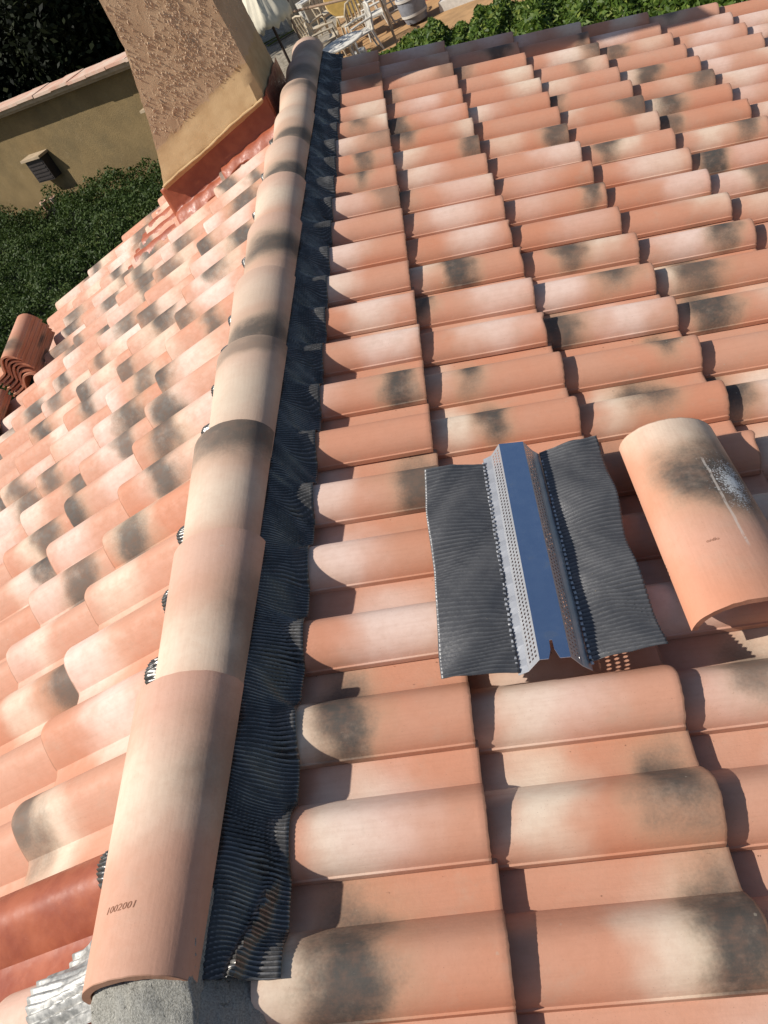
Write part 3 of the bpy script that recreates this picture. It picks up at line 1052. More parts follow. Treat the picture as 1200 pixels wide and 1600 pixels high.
mbs = spatter(4200, 'F', 3)
m2 = spatter(500, 'L', 5)
mbs.add(m2.V, m2.F)
m2 = spatter(700, 'R', 6)
mbs.add(m2.V, m2.F)
o = mbs.build('render_spatter', plain('spatter_render', (0.68, 0.50, 0.34), 0.92, 0, .25, 40), chim, 80)
o['kind'] = 'stuff'


# red flashing: upstand on the front and a skirt over the tiles
def left_surface(u, v):
    w = (0.606 - v) % W
    k = math.ceil((u - 0.565) / L - 1e-6)
    ue = 0.565 + max(k, 0) * L
    return prof(w) + (u - ue) * STEP / L


V, UVx = [], []
nu, nv = 46, 20
US = np.linspace(0.155, 0.985, nu)
hn = np.random.default_rng(3)
for i, u in enumerate(US):
    base = lpt(u, CY0, 0)
    topz = A.z + (base.x - A.x) / (B.x - A.x) * (B.z - A.z) - 0.006
    outv = 0.085 + 0.018 * math.sin(u * 9) + 0.016 * math.sin(u * 23 + 1) + hn.uniform(-.004, .004)
    if u > 0.98: outv *= 1.1
    for j in range(nv):
        f = j / (nv - 1)
        if f < 0.5:
            g_ = f / 0.5
            foot = lpt(u, CY0 - 0.022, left_surface(u, CY0 - 0.022) + 0.012)
            p = Vector((base.x, CY0 - 0.008 - 0.014 * g_ ** 3, topz * (1 - g_) + foot.z * g_))
        else:
            g_ = (f - 0.5) / 0.5
            v = CY0 - 0.022 - outv * g_
            s = left_surface(u, v)
            p = lpt(u, v, s * (0.9) + 0.012 * (1 - g_) + 0.004 + 0.003 * math.sin(u * 60 + v * 40))
        V.append(p)
o = link('red_flashing', mesh_from('red_flashing', V, grid_faces(nu, nv, 0, True), 50), MAT['red'], chim)
o['label'] = 'glossy red sealing membrane round the chimney foot'
md = o.modifiers.new('thickness', 'SOLIDIFY')
md.thickness = 0.004
md.offset = 1
# the same coat below the left side of the chimney, over the rolls
V = []
nu, nv = 26, 40
for i, u in enumerate(np.linspace(0.98, 1.42, nu)):
    for j, v in enumerate(np.linspace(4.30 + .015 * math.sin(u * 25), 4.98 + .02 * math.sin(u * 30), nv)):
        V.append(lpt(u, v, left_surface(u, v) + 0.006 + 0.002 * math.sin(u * 50 + v * 30)))
o = link('red_flashing', mesh_from('red_flashing', V, grid_faces(nu, nv, 0, False), 50), MAT['red'], chim)
# right-hand upstand, in the chimney's own shade
V = []
for i, v in enumerate(np.linspace(CY0 - .02, CY1 + .05, 16)):
    for x, z in ((CX1 + .012, .14), (CX1 + .012, .0), (CX1 + .05, -.02)):
        V.append((x, v, z + .004 * math.sin(v * 30)))
link('red_flashing', mesh_from('red_flashing', V, grid_faces(16, 3, 0, True), 50), MAT['red'], chim)

# ------------------------------------------------------------------ loose ridge-vent strip on the right slope
VU, VV0, VLEN = 0.692, 0.565, 0.650
strip = empty('ridge_vent_strip', rpt(VU, VV0 + VLEN / 2, 0.06))
tag(strip, 'loose ridge vent strip of perforated metal with black pleated side skirts lying on the tiles', 'vent strip')
SN = 0.064      # height of the strip's flange above the tile lips


def flap(u_a, u_b, n_a, n_b, v0, v1, seed, name):
    per = 0.0104
    nv = int((v1 - v0) / per * 6)
    nu = 30
    vs = np.linspace(v0, v1, nv)
    VV, UU = np.meshgrid(vs, np.linspace(0, 1, nu), indexing='ij')
    ph = VV / per + 1.1 * smooth_noise(VV * 5 + UU * 1.1, seed) + .4 * smooth_noise(VV * 17 + UU * 2.5, seed + 9)
    fr_ = ph % 1.0
    pl = np.where(fr_ < .7, fr_ / .7, (1 - fr_) / .3) - .5
    bow = 0.011 * (np.cos((VV - 0.10) / W * 2 * math.pi)) * UU
    ua = u_a
    ub = u_b + (0.005 * smooth_noise(VV * 6, seed + 1) + 0.004 * np.sin(VV * 13)) * (1 if u_b > u_a else -1)
    u = ua + (ub - ua) * UU
    n = n_a + (n_b - n_a) * UU + bow + pl * 0.0058 + 0.008 * np.sin(UU * math.pi) + .004 * smooth_noise(VV * 11 + UU * 3, seed + 2)
    V = np.stack([u * ct + n * st, VV + 0.010 * UU * np.sin(u * 9), -u * st + n * ct], -1).reshape(-1, 3)
    me = mesh_from(name, V, grid_faces(nv, nu, 0, u_b > u_a), 60)
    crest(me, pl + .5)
    o = link(name, me, MAT['sheet'], strip)
    md = o.modifiers.new('thickness', 'SOLIDIFY')
    md.thickness = 0.0012
    return o


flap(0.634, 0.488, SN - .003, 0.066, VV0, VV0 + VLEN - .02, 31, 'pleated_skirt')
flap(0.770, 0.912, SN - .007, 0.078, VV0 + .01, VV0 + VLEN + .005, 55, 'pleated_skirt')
# folded metal: cross-section points (u, n)
SEC = [(0.632, SN - .006), (0.651, SN + .004), (0.672, SN + .038), (0.730, SN + .038), (0.754, SN + .006), (0.773, SN - .010)]


def strip_faces(a, b, holes, name, notch=False, mat='galv'):
    (u0, n0), (u1, n1) = a, b
    mb = MB()
    def P(s, v):
        return rpt(u0 + (u1 - u0) * s, v, n0 + (n1 - n0) * s)
    v0, v1 = VV0 - .004, VV0 + VLEN + .004
    if not holes:
        if notch:
            outline = [(0, v0), (.30, v0), (.41, v0 + .022), (.42, v0 + .044), (.52, v0 + .044), (.53, v0 + .022), (.66, v0), (1, v0), (1, v1), (0, v1)]
            m = len(outline)
            top = [P(*q) for q in outline]
            mb.add(top, [(0, 1, 2, 9), (2, 3, 9), (3, 4, 8, 9), (4, 5, 8), (5, 6, 7, 8)])
        else:
            n = 40
            for k in range(n + 1):
                f = k / n
                v = v0 + (v1 - v0) * f
                w = 0.0011 * math.sin(k * 1.9)
                mb.V += [P(0, v) + RN * w, P(1, v) + RN * w * .3]
            mb.F += [(2 * k, 2 * k + 1, 2 * k + 3, 2 * k + 2) for k in range(n)]
    else:
        rows, cell = 3, 0.0102
        n = int((v1 - v0) / cell)
        cv = (v1 - v0) / n
        m0, m1 = 0.12, 0.90
        mb.add([P(0, v0), P(m0, v0), P(m0, v1), P(0, v1)], [(0, 1, 2, 3)])
        mb.add([P(m1, v0), P(1, v0), P(1, v1), P(m1, v1)], [(0, 1, 2, 3)])
        slen = math.hypot(u1 - u0, n1 - n0)
        cs = (m1 - m0) / rows
        for r in range(rows):
            for k in range(n):
                s0, s1 = m0 + cs * r, m0 + cs * (r + 1)
                va, vb = v0 + cv * k, v0 + cv * (k + 1)
                sh = (0.5 if r == 1 else 0.0) * 0.0
                sc_, vc = (s0 + s1) / 2, (va + vb) / 2
                ro = [(s0, va), (sc_, va), (s1, va), (s1, vc), (s1, vb), (sc_, vb), (s0, vb), (s0, vc)]
                if k < 1 or k > n - 2:
                    mb.add([P(*ro[i]) for i in (0, 2, 4, 6)], [(0, 1, 2, 3)])
                    continue
                rad = 0.0030
                ri_ = []
                for i in range(8):
                    a_ = math.radians(-135 + 45 * i)
                    ri_.append((sc_ + rad / slen * math.cos(a_), vc + rad * math.sin(a_)))
                mb.add([P(*q) for q in ro + ri_], [(i, (i + 1) % 8, 8 + (i + 1) % 8, 8 + i) for i in range(8)])
    o = mb.build(name, MAT[mat], strip, None)
    md = o.modifiers.new('thickness', 'SOLIDIFY')
    md.thickness = 0.0008
    return o


strip_faces(SEC[0], SEC[1], False, 'flange', mat='galv_dull')
strip_faces(SEC[1], SEC[2], True, 'perforated_side', mat='galv_dull')
strip_faces(SEC[2], SEC[3], False, 'top_plate', True)
strip_faces(SEC[3], SEC[4], True, 'perforated_side', mat='galv_dull')
strip_faces(SEC[4], SEC[5], False, 'flange', mat='galv_dull')
# crimp teeth along both flanges
tooth = mesh_from('crimp_tooth', [(-.003, -.004, 0), (.003, -.004, 0), (.003, .004, 0), (-.003, .004, 0), (-.001, 0, .0035), (.001, 0, .0035)],
                  [(0, 1, 5, 4), (1, 2, 5), (2, 3, 4, 5), (3, 0, 4), (3, 2, 1, 0)])
tooth.materials.append(MAT['galv_dull'])
for u_ in (0.631, 0.773):
    for k in range(46):
        v = VV0 + 0.008 + k * 0.0139
        M = frame(RX, Vector((0, 1, 0)), RN, rpt(u_ + random.uniform(-.0008, .0008), v, SN - .002)) @ Matrix.Rotation(random.uniform(-.3, .3), 4, 'Z')
        link('crimp_tooth', tooth, None, strip, M)

# ------------------------------------------------------------------ loose ridge tile
me = barrel_mesh('loose_ridge_tile', 0.555, 0.114, 0.124, 0.074, 0.078, 0, 0, MAT['clay_dusted'], seed=77)
lx = 0.012
a0 = rpt(1.072, 1.200, 0.068)
yd = (rpt(1.104, 0.650, 0.046) - a0).normalized()
xd = RN.cross(yd) * -1
xd = yd.cross(RN).normalized()
zd = xd.cross(yd)
loose = link('loose_ridge_tile', me, None, None, frame(xd, yd, zd, a0))
tag(loose, 'loose half-round clay ridge tile splashed with white dust, resting beside the metal vent strip', 'ridge tile')
for k, vv in dict(dark_x=.20, dark_a=1.0, dark_y=.118, dark_w=.125, dark_h=.095, cream_x=.02, cream_a=.9, cream_y=.1, cream_w=.12,
                  pink_x=.36, pink_a=.2, tone=.15, olive=0.0, seed=3.3).items(): loose[k] = vv
stamp_text('oidlo', 0.011, lambda x, y: loose.matrix_basis @ barrel_point(0.395 - y, -x + .030, .555, .114, .124, .074, .078, 0, 0, 0.0006), loose)

# ------------------------------------------------------------------ stack of spare tiles by the left eave
def stack(u, v, n0, count, dn, labels):
    for i in range(count):
        x, y, z = Vector((0, 1, 0)), LX, LN
        M = frame(x, y, z, lpt(u + rl.uniform(-.006, .006), v + .45 + rl.uniform(-.015, .015), n0 + dn * i))
        M = M @ Matrix.Rotation(rl.uniform(-.02, .02), 4, 'Z')
        o = link('spare_roof_tile', TILES[i % 7], None, None, M)
        marks(o, rl, p_dark=.6, cream=(.5, 0), tone=0.0)
        o['pink_a'] = .15
        tag(o, labels(i, count), 'roof tile', 'spare tiles piled at the left eave')


ORD = ['bottom', 'second lowest', 'third lowest', 'fourth lowest', 'fifth lowest', 'sixth lowest', 'seventh lowest', 'eighth lowest']
def lab_a(i, c):
    return 'spare clay roof tile on top of the pile at the left eave' if i == c - 1 else f'spare clay roof tile, {ORD[i]} in the pile at the left eave'
def lab_b(i, c):
    return f'spare clay roof tile, {ORD[i]} of the lower pile in front at the left edge'
stack(2.15, 3.97, 0.068, 7, 0.026, lab_a)
stack(2.36, 3.46, 0.070, 2, 0.031, lab_b)

# ------------------------------------------------------------------ the ground and the terrace
g = MB()
g.add([(-120, -60, GROUND), (120, -60, GROUND), (120, 260, GROUND), (-120, 260, GROUND)], [(0, 1, 2, 3)])
tag(g.build('ground', MAT['ground'], None, None), kind='structure')
g = MB()
z = GROUND + .004
g.add([(-60, 15.4, z), (-13.0, 17.6, z), (-4.9, 14.6, z), (-5.2, 27.5, z), (-9, 60, z), (-60, 60, z)], [(0, 1, 2, 3, 4, 5)])
tag(g.build('woodland_floor', MAT['litter'], None, None), kind='structure')
g = MB()
g.add([(-1.9, 17.5, GROUND + .006), (4.5, 17.0, GROUND + .006), (4.5, 32, GROUND + .006), (-2.2, 32, GROUND + .006)], [(0, 1, 2, 3)])
tag(g.build('terrace', MAT['patio'], None, None), kind='structure')


# ------------------------------------------------------------------ foliage
def leaves(name, P, N, size, mat, parent=None, spread=0.8, asp=0.5, shade=None):
    """P leaf centres, N outward directions; one folded blade per leaf"""
    n = len(P)
    r = np.random.default_rng(abs(hash(name)) % 1000 + n)
    d = N + r.normal(0, spread, (n, 3))
    d /= np.linalg.norm(d, axis=1, keepdims=True) + 1e-9
    a = np.cross(d, r.normal(0, 1, (n, 3)))
    a /= np.linalg.norm(a, axis=1, keepdims=True) + 1e-9
    b = np.cross(d, a)
    s = size * r.uniform(.6, 1.35, (n, 1))
    V = np.empty((n, 4, 3))
    V[:, 0] = P - a * s
    V[:, 1] = P + b * s * asp + d * s * .12
    V[:, 2] = P + a * s
    V[:, 3] = P - b * s * asp + d * s * .12
    me = bpy.data.meshes.new(name)
    me.vertices.add(4 * n)
    me.vertices.foreach_set('co', V.astype(np.float32).ravel())
    me.loops.add(4 * n)
    me.loops.foreach_set('vertex_index', np.arange(4 * n, dtype=np.int32))
    me.polygons.add(n)
    me.polygons.foreach_set('loop_start', np.arange(0, 4 * n, 4, dtype=np.int32))
    me.update(calc_edges=True)
    at = me.attributes.new('shade', 'FLOAT', 'POINT')
    sh = r.uniform(0, 1, n) if shade is None else shade
    at.data.foreach_set('value', np.repeat(sh, 4).astype(np.float32))
    return link(name, me, mat, parent)


def clumps(cent, rad, n, r, shell=0.55):
    """points in a lumpy ellipsoid, gathered in tufts"""
    k = max(12, n // 120)
    d = r.normal(0, 1, (k, 3))
    d /= np.linalg.norm(d, axis=1, keepdims=True)
    rr_ = r.uniform(shell, 1.0, (k, 1))
    c = d * rr_ * rad
    idx = r.integers(0, k, n)
    off = r.normal(0, 1, (n, 3))
    P = c[idx] + off * rad * 0.11
    return P + cent, d[idx] * .7 + off * .5


def tree(name, base, h, rad, n, mat, label, size=0.075, lean=(0, 0)):
    o = empty(name, base)
    tag(o, label, 'tree', 'dark trees behind the ochre wall')
    b = Vector(base)
    mb = MB()
    top = b + Vector((lean[0], lean[1], h * .75))
    mb.tube([b, b.lerp(top, .35) + Vector((.1, 0, 0)), b.lerp(top, .7), top], [.22, .17, .11, .05], 9)
    for k in range(6):
        f = .35 + .1 * k
        p = b.lerp(top, f)
        a = k * 2.1
        mb.tube([p, p + Vector((math.cos(a) * rad[0] * .6, math.sin(a) * rad[1] * .6, .5))], [.07, .02], 6)
    mb.build('trunk', MAT['bark'], o)
    r = np.random.default_rng(len(label) + int(abs(base[0]) * 10))
    P, N = clumps(np.array([base[0] + lean[0] * .6, base[1] + lean[1] * .6, base[2] + h - rad[2]]), np.array(rad), n, r, .2)
    leaves('crown', P, N, size, mat, o)


LD = MAT['leaf_dark']
tree('evergreen_tree', (-11.6, 19.6, GROUND), 6.2, (2.6, 2.0, 3.6), 36000, LD, 'dark evergreen tree behind the wall at the far left corner')
tree('evergreen_tree', (-8.4, 19.0, GROUND), 6.0, (2.0, 1.8, 3.4), 36000, LD, 'dark evergreen tree behind the middle of the ochre wall')
tree('evergreen_tree', (-6.0, 18.2, GROUND), 5.6, (1.6, 1.7, 3.2), 30000, LD, 'dark evergreen tree just left of the chimney')
tree('evergreen_tree', (-7.0, 32.5, GROUND), 5.6, (2.0, 2.0, 3.0), 14000, LD, 'dark evergreen tree seen right of the chimney', .1)
tree('evergreen_tree', (-14.0, 28.0, GROUND), 8.0, (4.5, 3.0, 4.6), 30000, LD, 'tallest dark evergreen tree, farthest back at top left', .13)
tree('evergreen_tree', (-9.6, 25.5, GROUND), 7.2, (3.0, 2.6, 4.0), 26000, LD, 'dark evergreen tree behind the others, left of the chimney top', .12)

# shrub bank in front of the ochre wall
r = np.random.default_rng(2)
shr = empty('shrub_bank', (-5.5, 12.5, GROUND))
tag(shr, 'dense dark green shrub bank between the left eave and the ochre wall', 'shrub')
dw = np.array([0.866, -0.5])
nw = np.array([-0.5, -0.866])
W0 = np.array([-5.377, 14.931])
n = 120000
s_ = r.uniform(-6.5, 3.2, n)
q_ = r.uniform(0.12, 6.5, n)
hh = -2.30 - 0.05 * q_ + 0.16 * smooth_noise(s_ * 1.7 + q_ * .9, 5) + 0.12 * smooth_noise(q_ * 2.3 - s_ * 1.3 + 50, 6) + 0.10 * smooth_noise(s_ * 5 + q_ * 3 + 90, 7) + .06 * smooth_noise(q_ * 8 - s_ * 4 + 190, 8)
hh += np.clip(0.9 - q_, 0, 1) * -0.12 + 0.30 * np.clip((s_ + 1.5) / 3, 0, 1)
zz = hh - np.abs(r.normal(0, .12, n)) * 1.0
P = np.stack([W0[0] + dw[0] * s_ + nw[0] * q_, W0[1] + dw[1] * s_ + nw[1] * q_, zz], 1)
leaves('foliage', P, np.tile(np.array([-.2, -.3, .8]), (n, 1)), 0.028, MAT['leaf_shrub'], shr, spread=.9, asp=.45, shade=np.clip(r.uniform(0, .78, n) + .25 * smooth_noise(s_ * 1.2 + q_ * 1.9 + 30, 9), 0, .97))
# woody heart of the bank: a low lumpy solid that stops daylight
gs, gq = np.meshgrid(np.linspace(-6.4, 3.1, 60), np.linspace(0.2, 6.4, 40), indexing='ij')
hz = -2.55 - 0.05 * gq + 0.16 * smooth_noise(gs * 1.7 + gq * .9, 5) + 0.12 * smooth_noise(gq * 2.3 - gs * 1.3 + 50, 6)
edge_ = np.minimum.reduce([(gs + 6.4), (3.1 - gs), (gq - .2), (6.4 - gq)])
hz = np.where(edge_ < .02, GROUND, hz)
V = np.stack([W0[0] + dw[0] * gs + nw[0] * gq, W0[1] + dw[1] * gs + nw[1] * gq, hz], -1).reshape(-1, 3)
link('twig_mass', mesh_from('twig_mass', V, grid_faces(60, 40, 0, True), 60), MAT['leaf_dark'], shr)

# laurel hedge beyond the far verge
hed = empty('laurel_hedge', (1.4, 14.6, GROUND))
tag(hed, 'glossy light green laurel hedge beyond the far edge of the roof', 'hedge')
n = 60000
s_ = r.uniform(0, 1, n)
A_, B_ = np.array([-0.45, 14.65]), np.array([6.2, 9.2])
ax = (B_ - A_) / np.linalg.norm(B_ - A_)
an = np.array([-ax[1], ax[0]])
LEN = np.linalg.norm(B_ - A_)
thick = 0.45 + 2.1 * np.clip(s_ * 4.5, 0, 1)
q_ = r.uniform(-1, 1, n)
hh = -2.28 + .14 * np.clip(s_ * 2.2, 0, 1) + 0.14 * smooth_noise(s_ * 22 + q_ * 1.5, 3) + .10 * smooth_noise(s_ * 50 + q_ * 4 + 40, 4) - .22 * np.abs(q_) ** 3
zz = hh - np.abs(r.normal(0, .16, n))
base2 = A_ + np.outer(s_ * LEN, ax) + np.outer(q_ * thick * .5 + .15 * smooth_noise(s_ * 14, 12), an)
P = np.stack([base2[:, 0], base2[:, 1], zz], 1)
leaves('foliage', P, np.tile(np.array([-.2, -.5, .8]), (n, 1)), 0.048, MAT['leaf_laurel'], hed, spread=.85, asp=.42)
mb = MB()
c2 = A_ + ax * LEN * .52
mb.box((c2[0], c2[1], (GROUND - 2.85) / 2), (LEN * .94, .7, -2.85 - GROUND), Matrix.Rotation(math.atan2(ax[1], ax[0]), 3, 'Z'), .8)
mb.build('twig_mass', MAT['leaf_dark'], hed, None)

# cut palm fronds on the gravel
for i, (x, y, a, lab) in enumerate([(-4.3, 25.9, .10, 'yellow-green cut palm frond lying on the gravel, left one'), (-3.6, 25.6, .35, 'yellow-green cut palm frond lying on the gravel, right one')]):
    mb = MB()
    rf = random.Random(i)
    for k in range(22):
        f = k / 21
        c0 = Vector((x - .5 + f * 1.0 * math.cos(a), y + (f - .5) * math.sin(a), GROUND + .05))
        for s in (-1, 1):
            tip = c0 + Vector((.34 * math.cos(a + s * .5), .34 * math.sin(a + s * .5) * 1.1, rf.uniform(.02, .10)))
            wv = Vector((.012, .03, .0))
            mb.add([c0 - wv, c0 + wv, tip], [(0, 1, 2)])
    mb.tube([(x - .55, y - .5 * math.sin(a), GROUND + .04), (x + .5 * math.cos(a), y + .5 * math.sin(a), GROUND + .05)], .018, 6)
    o = mb.build('palm_frond', MAT['frond'], None, None)
    tag(o, lab, 'palm frond', 'cut fronds on the gravel')

# ------------------------------------------------------------------ the neighbour's ochre wall with tiled eave
nb = empty('garden_wall', (-5.4, 15.4, GROUND))
tag(nb, 'ochre rendered wall capped with pale pink tiles behind the shrubs at left', 'wall')
MW = Matrix(((dw[0], -nw[0], 0, W0[0]), (dw[1], -nw[1], 0, W0[1]), (0, 0, 1, 0), (0, 0, 0, 1)))  # local x along wall, y into the building


def wbox(name, lo, hi, mat, parent, smooth=None):
    c = [(a + b) / 2 for a, b in zip(lo, hi)]
    s = [b - a for a, b in zip(lo, hi)]
    mb = MB().box(c, s)
    mb.V = [MW @ Vector(v) for v in mb.V]
    return mb.build(name, mat, parent, smooth)


wbox('wall', (-9.0, 0, GROUND), (2.7, 0.30, -0.74), MAT['ochre'], nb)
wbox('cornice', (-9.1, -0.16, -0.80), (2.8, 0.10, -0.742), MAT['trim'], nb)
wbox('fascia', (-9.2, -0.27, -0.739), (2.9, 0.12, -0.672), MAT['trim'], nb)
rt = random.Random(8)
et = []
for k in range(24):
    x = -9.1 + k * .5
    mb = MB().box((x + .25, -.10, -0.645 + rt.uniform(-.008, .008)), (.496, .46 + rt.uniform(-.02, .02), .045))
    mb.V = [MW @ Vector(v) for v in mb.V]
    mb.build('eave_tile', MAT['pink_tile'], nb, None)
# hooded vent on the wall
vent = empty('wall_vent', MW @ Vector((-1.95, 0, -2.1)))
tag(vent, 'dark hooded square vent box on the ochre wall', 'vent')
wbox('hood', (-2.20, -0.25, -1.60), (-1.60, -0.001, -1.555), MAT['trim'], vent)
mb = MB()
for f in ((0,),):
    mb.box((-1.90, -0.10, -1.82), (.52, .19, .42), None, 1.0)
mb.V = [MW @ Vector(v) for v in mb.V]
mb.build('vent_box', MAT['dark_iron'], vent, None)
for k in range(6):
    wbox('louvre', (-2.13, -0.206, -2.0 + k * .07), (-1.67, -0.1955, -1.97 + k * .07), MAT['dark_iron'], vent)
# second small hood seen beside the chimney
sh_ = empty('wall_vent', MW @ Vector((1.5, 0, -1.7)))
tag(sh_, 'small hooded vent on the ochre wall half hidden by the chimney', 'vent')
wbox('hood', (1.42, -0.20, -1.44), (1.95, -0.001, -1.40), MAT['trim'], sh_)
wbox('vent_box', (1.48, -0.15, -1.75), (1.90, -0.001, -1.441), MAT['dark_iron'], sh_)
for i, (x, zz_) in enumerate(((-2.22, -2.36), (-1.86, -2.33))):
    mb = MB().lathe([(.05, -.25), (.055, -.02), (.07, 0), (.07, .05), (.045, .05), (.04, 0)], 12, MW @ Vector((x, -.35, zz_)))
    o = mb.build('terracotta_finial', MAT['pink_tile'], None)
    tag(o, ['left', 'right'][i] + ' terracotta pipe end rising from the shrubs below the dark vent', 'pipe', 'pipe ends by the wall')
    mb2 = MB().tube([MW @ Vector((x, -.35, zz_ - .24)), MW @ Vector((x, -.35, GROUND))], .045, 10)
    mb2.build('pipe_shaft', MAT['pink_tile'], o)
# grey sheeted shed and rails behind the wall
shed = empty('grey_shed', (-9.0, 18.4, GROUND))
tag(shed, 'grey sheet-roofed shed with a pale board, behind the ochre wall at far left', 'shed')
mb = MB()
mb.box((-9.35, 19.2, -1.25), (1.5, 1.0, .06), Matrix.Rotation(-.5, 3, 'Z') @ Matrix.Rotation(.5, 3, 'X'))
mb.build('roof_sheet', MAT['slate'], shed, None)
MB().box((-9.3, 19.4, -2.5), (1.3, .8, 2.0), Matrix.Rotation(-.5, 3, 'Z')).build('wall', MAT['slate'], shed, None)
MB().box((-9.55, 19.9, -.86), (1.3, .05, .13), Matrix.Rotation(-.5, 3, 'Z')).build('board', MAT['stone'], shed, None)
rail = empty('garden_rail', (-8.1, 18.6, GROUND))
tag(rail, 'thin dark garden rail between the grey shed and the wall', 'railing')
for k in range(4):
    MB().tube([(-8.6, 18.9 + .05, -.95 - .13 * k), (-7.7, 18.4, -.95 - .13 * k)], .016, 6).build('bar', MAT['slate'], rail)
for x, y in ((-8.3, 18.75), (-7.8, 18.47)):
    MB().tube([(x, y, GROUND), (x, y, -.85)], .022, 6).build('post', MAT['slate'], rail)


# ------------------------------------------------------------------ terrace furniture
def chair(loc, rz, label, mat='plastic'):
    o = empty('garden_chair', loc, rz)
    tag(o, label, 'chair', 'plastic garden chairs on the terrace')
    T = o.matrix_basis
    def part(name, mb, sm=40):
        mb.V = [T @ Vector(v) for v in mb.V]
        return mb.build(name, MAT[mat], o, sm)
    part('seat', MB().box((0, 0, .43), (.50, .48, .035)).box((0, -.235, .415), (.48, .03, .05)))
    mb = MB()
    for k in range(5):
        x = -.18 + k * .09
        mb.tube([(x, .23, .44), (x * 1.05, .30, .66), (x * .95, .33, .84 + .03 * math.cos(x * 8))], .022, 6)
    part('back_slats', mb)
    part('back_rail', MB().tube([(-.24, .24, .44), (-.245, .31, .70), (-.15, .335, .88), (0, .34, .91), (.15, .335, .88), (.245, .31, .70), (.24, .24, .44)], .025, 8))
    for s in (-1, 1):
        part('armrest', MB().tube([(s * .255, .28, .66), (s * .28, .05, .66), (s * .27, -.20, .64), (s * .255, -.22, .44)], .024, 8))
        part('leg', MB().tube([(s * .24, -.21, .43), (s * .275, -.25, 0)], [.028, .02], 8))
        part('leg', MB().tube([(s * .24, .21, .43), (s * .275, .29, 0)], [.028, .02], 8))
    return o


G = GROUND + .006
chair((-2.40, 22.4, G), 2.5, 'beige plastic garden chair nearest the ridge end, left of the white table', 'plastic')
chair((-2.05, 23.6, G), 0.5, 'beige plastic garden chair left of the tipped ochre table', 'plastic')
chair((-1.15, 19.9, G), -1.3, 'pale plastic garden chair right of the round white table', 'white_plastic')
chair((-1.32, 21.3, G), -2.7, 'pale plastic garden chair in front of the tipped ochre table', 'plastic')
chair((-0.85, 22.6, G), -2.2, 'pale plastic garden chair at the back of the terrace', 'white_plastic')
chair((-0.80, 21.0, G), -1.7, 'rightmost pale plastic garden chair on the terrace', 'white_plastic')
chair((-1.95, 20.9, G), 1.6, 'beige plastic garden chair just behind the round white table', 'plastic')


def round_table(loc, rad, mat, label, tilt=None):
    o = empty('round_table', loc)
    tag(o, label, 'table')
    M = o.matrix_basis @ (tilt if tilt is not None else Matrix.Identity(4))
    top = MB().lathe([(rad * .96, .70), (rad, .71), (rad, .735), (rad * .97, .745), (.03, .745)], 36)
    top.V = [M @ Vector(v) for v in top.V]
    top.build('tabletop', MAT[mat], o)
    for k in range(4):
        a = k * math.pi / 2 + .6
        mb = MB().tube([(rad * .5 * math.cos(a), rad * .5 * math.sin(a), .70), (rad * .62 * math.cos(a), rad * .62 * math.sin(a), 0)], .025, 8)
        mb.V = [M @ Vector(v) for v in mb.V]
        mb.build('leg', MAT[mat], o)
    h = MB().lathe([(.028, .7458), (.028, .748), (.001, .748)], 12)
    h.V = [M @ Vector(v) for v in h.V]
    h.build('parasol_hole', MAT['dark_iron'], o)
    return o


round_table((-1.42, 18.5, G), .46, 'white_plastic', 'round white plastic garden table beside the far ridge end')
round_table((-1.63, 22.3, G), .46, 'yellow', 'round ochre-yellow garden table tipped on its side',
            Matrix.Translation((0, .52, .30)) @ Matrix.Rotation(math.radians(48), 4, 'X') @ Matrix.Rotation(.25, 4, 'Y') @ Matrix.Translation((0, 0, 0)))

# white cabinet / boxes behind the chairs
for i, (x, y, w_, d__, h_, a, lab) in enumerate([(-3.25, 26.2, .7, .5, .75, .5, 'white storage cabinet behind the chairs, left one'), (-2.62, 25.5, .65, .5, .6, .45, 'white storage cabinet behind the chairs, right one')]):
    o = empty('storage_cabinet', (x, y, GROUND))
    tag(o, lab, 'cabinet', 'white cabinets on the terrace')
    R_ = Matrix.Rotation(a, 3, 'Z')
    MB().box((x, y, GROUND + h_ / 2), (w_, d__, h_), R_).build('carcass', MAT['white_plastic'], o, None)
    off_ = R_ @ Vector((0, -d__ / 2 - .012, 0))
    for s in (-1, 1):
        c_ = Vector((x, y, GROUND + h_ / 2)) + off_ + R_ @ Vector((s * w_ / 4, 0, 0))
        MB().box(c_, (w_ / 2 - .02, .02, h_ - .06), R_).build('door', MAT['plastic'], o, None)


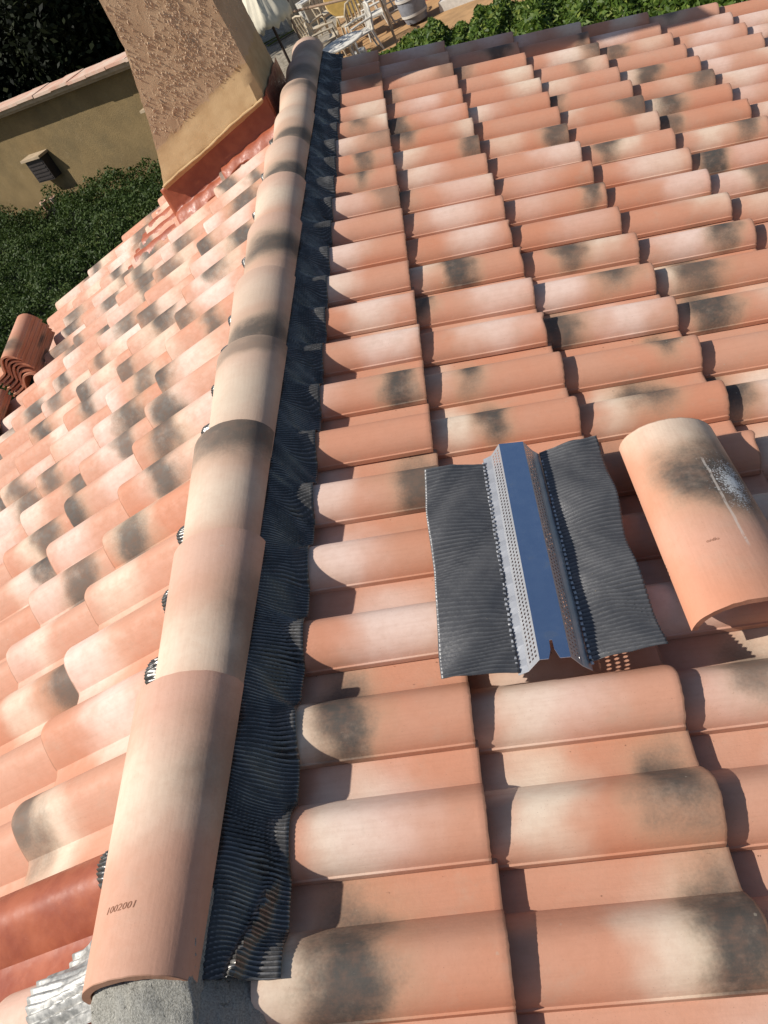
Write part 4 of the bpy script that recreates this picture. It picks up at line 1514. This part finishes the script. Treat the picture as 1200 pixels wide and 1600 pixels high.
# folded-down parasol with drooping cloth
def parasol(x, y, hrim, htop, rad, label):
    o = empty('parasol', (x, y, GROUND))
    tag(o, label, 'parasol')
    MB().tube([(x, y, GROUND), (x, y, GROUND + htop + .08)], .024, 8).build('pole', MAT['wood_dark'], o)
    MB().lathe([(.28, 0), (.28, .06), (.10, .10), (.05, .28), (.03, .28)], 20, (x, y, GROUND)).build('base', MAT['stone'], o)
    V = []
    n = 64
    prof_ = [(.02, htop), (.20, htop - .10), (.42, htop - .22), (.70, hrim + .28), (.90, hrim + .10), (1.0, hrim), (.985, hrim - .14)]
    for i, (f, zq) in enumerate(prof_):
        for k in range(n):
            a = 2 * math.pi * k / n
            rib = abs(math.sin(4 * a))
            rr2 = rad * f * (1 - .07 * rib * f)
            fold = .035 * math.sin(17 * a + i) * f
            V.append((x + rr2 * math.cos(a), y + rr2 * math.sin(a), GROUND + zq - .07 * rib * f + fold))
    F = []
    for i in range(len(prof_) - 1):
        for k in range(n): F.append((i * n + k, (i + 1) * n + k, (i + 1) * n + (k + 1) % n, i * n + (k + 1) % n))
    F.append(tuple(range(n)))
    c_ = link('canopy', mesh_from('canopy', V, F, 60), MAT['cloth'], o)
    md = c_.modifiers.new('thickness', 'SOLIDIFY')
    md.thickness = .006
    for k in range(8):
        a = k * math.pi / 4
        MB().tube([(x, y, GROUND + htop - .04), (x + rad * .97 * math.cos(a), y + rad * .97 * math.sin(a), GROUND + hrim - .02)], .009, 5).build('rib', MAT['wood_dark'], o)


parasol(-2.16, 16.45, 2.12, 2.95, .44, 'cream cloth parasol with drooping rim standing on the gravel')
# pergola frame: post, beam, brace
perg = empty('pergola_frame', (-2.22, 19.0, GROUND))
tag(perg, 'brown pole frame with a long beam over the plastic chairs', 'pergola')
MB().tube([(-2.22, 19.0, GROUND), (-2.22, 19.0, GROUND + 1.62)], .022, 8).build('post', MAT['pole'], perg)
MB().tube([(-2.32, 19.1, GROUND + 1.56), (-.2, 16.75, GROUND + 1.56)], .026, 8).build('beam', MAT['pole'], perg)
MB().tube([(-.3, 16.86, GROUND), (-.3, 16.86, GROUND + 1.56)], .022, 8).build('post', MAT['pole'], perg)
MB().tube([(-2.22, 19.0, GROUND + 1.5), (-1.9, 19.6, GROUND + 2.5)], .018, 8).build('brace', MAT['wood_dark'], perg)
# ladder
lad = empty('step_ladder', (-.4, 20.9, GROUND))
tag(lad, 'dark red ladder with pale rungs leaning at the back of the terrace', 'ladder')
for s in (0, 1):
    x0 = -.56 + s * .30
    MB().tube([(x0, 21.0, GROUND), (x0 + .12, 20.4, GROUND + 1.6)], .024, 8).build('stile', MAT['maroon' if s else 'stone'], lad)
for k in range(7):
    f = .08 + .13 * k
    MB().tube([(-.56 + .12 * f, 21.0 - .6 * f, GROUND + 1.6 * f), (-.26 + .12 * f, 21.0 - .6 * f, GROUND + 1.6 * f)], .016, 6).build('rung', MAT['stone'], lad)
# half-barrel planter
bx, by = 0.03, 20.5
pl_ = empty('barrel_planter', (bx, by, GROUND))
tag(pl_, 'grey half-barrel planter with pale hoops standing behind the hedge', 'planter')
MB().lathe([(.24, 0), (.29, .2), (.30, .34), (.29, .52), (.265, .52), (.265, .46)], 28, (bx, by, GROUND + .06)).build('staves', MAT['slate'], pl_)
for zq, rq in ((.14, .285), (.46, .306)):
    MB().lathe([(rq, zq), (rq + .008, zq), (rq + .008, zq + .05), (rq, zq + .05)], 28, (bx, by, GROUND + .06)).build('hoop', MAT['stone'], pl_)
MB().lathe([(.262, .47), (.20, .53), (.02, .55)], 20, (bx, by, GROUND + .06)).build('soil', MAT['soil'], pl_)
P, N = clumps(np.array([bx, by, GROUND + .75]), np.array([.22, .22, .2]), 260, np.random.default_rng(4), .2)
leaves('plant', P, N, .05, MAT['leaf_laurel'], pl_)
# maroon terrace wall and pale stone edging
mw = MB().box((1.0, 21.6, GROUND + .3), (2.0, .2, .6), Matrix.Rotation(-.6, 3, 'Z'))
tag(mw.build('terrace_wall', MAT['maroon'], None, None), 'low maroon rendered wall behind the laurel hedge', 'wall')
st_ = MB().box((1.05, 20.4, GROUND + .1), (.9, .5, .2), Matrix.Rotation(-.4, 3, 'Z'), .95)
tag(st_.build('stone_block', MAT['stone'], None, None), 'pale stone block at the top edge behind the hedge', 'stone')
tag(lump('white_bucket_lid', (-1.25, 19.45, GROUND + .14), (.24, .24, .28), 8, None, MAT['white_plastic'], 3, .04), 'white rounded container just above the far verge tiles', 'container')
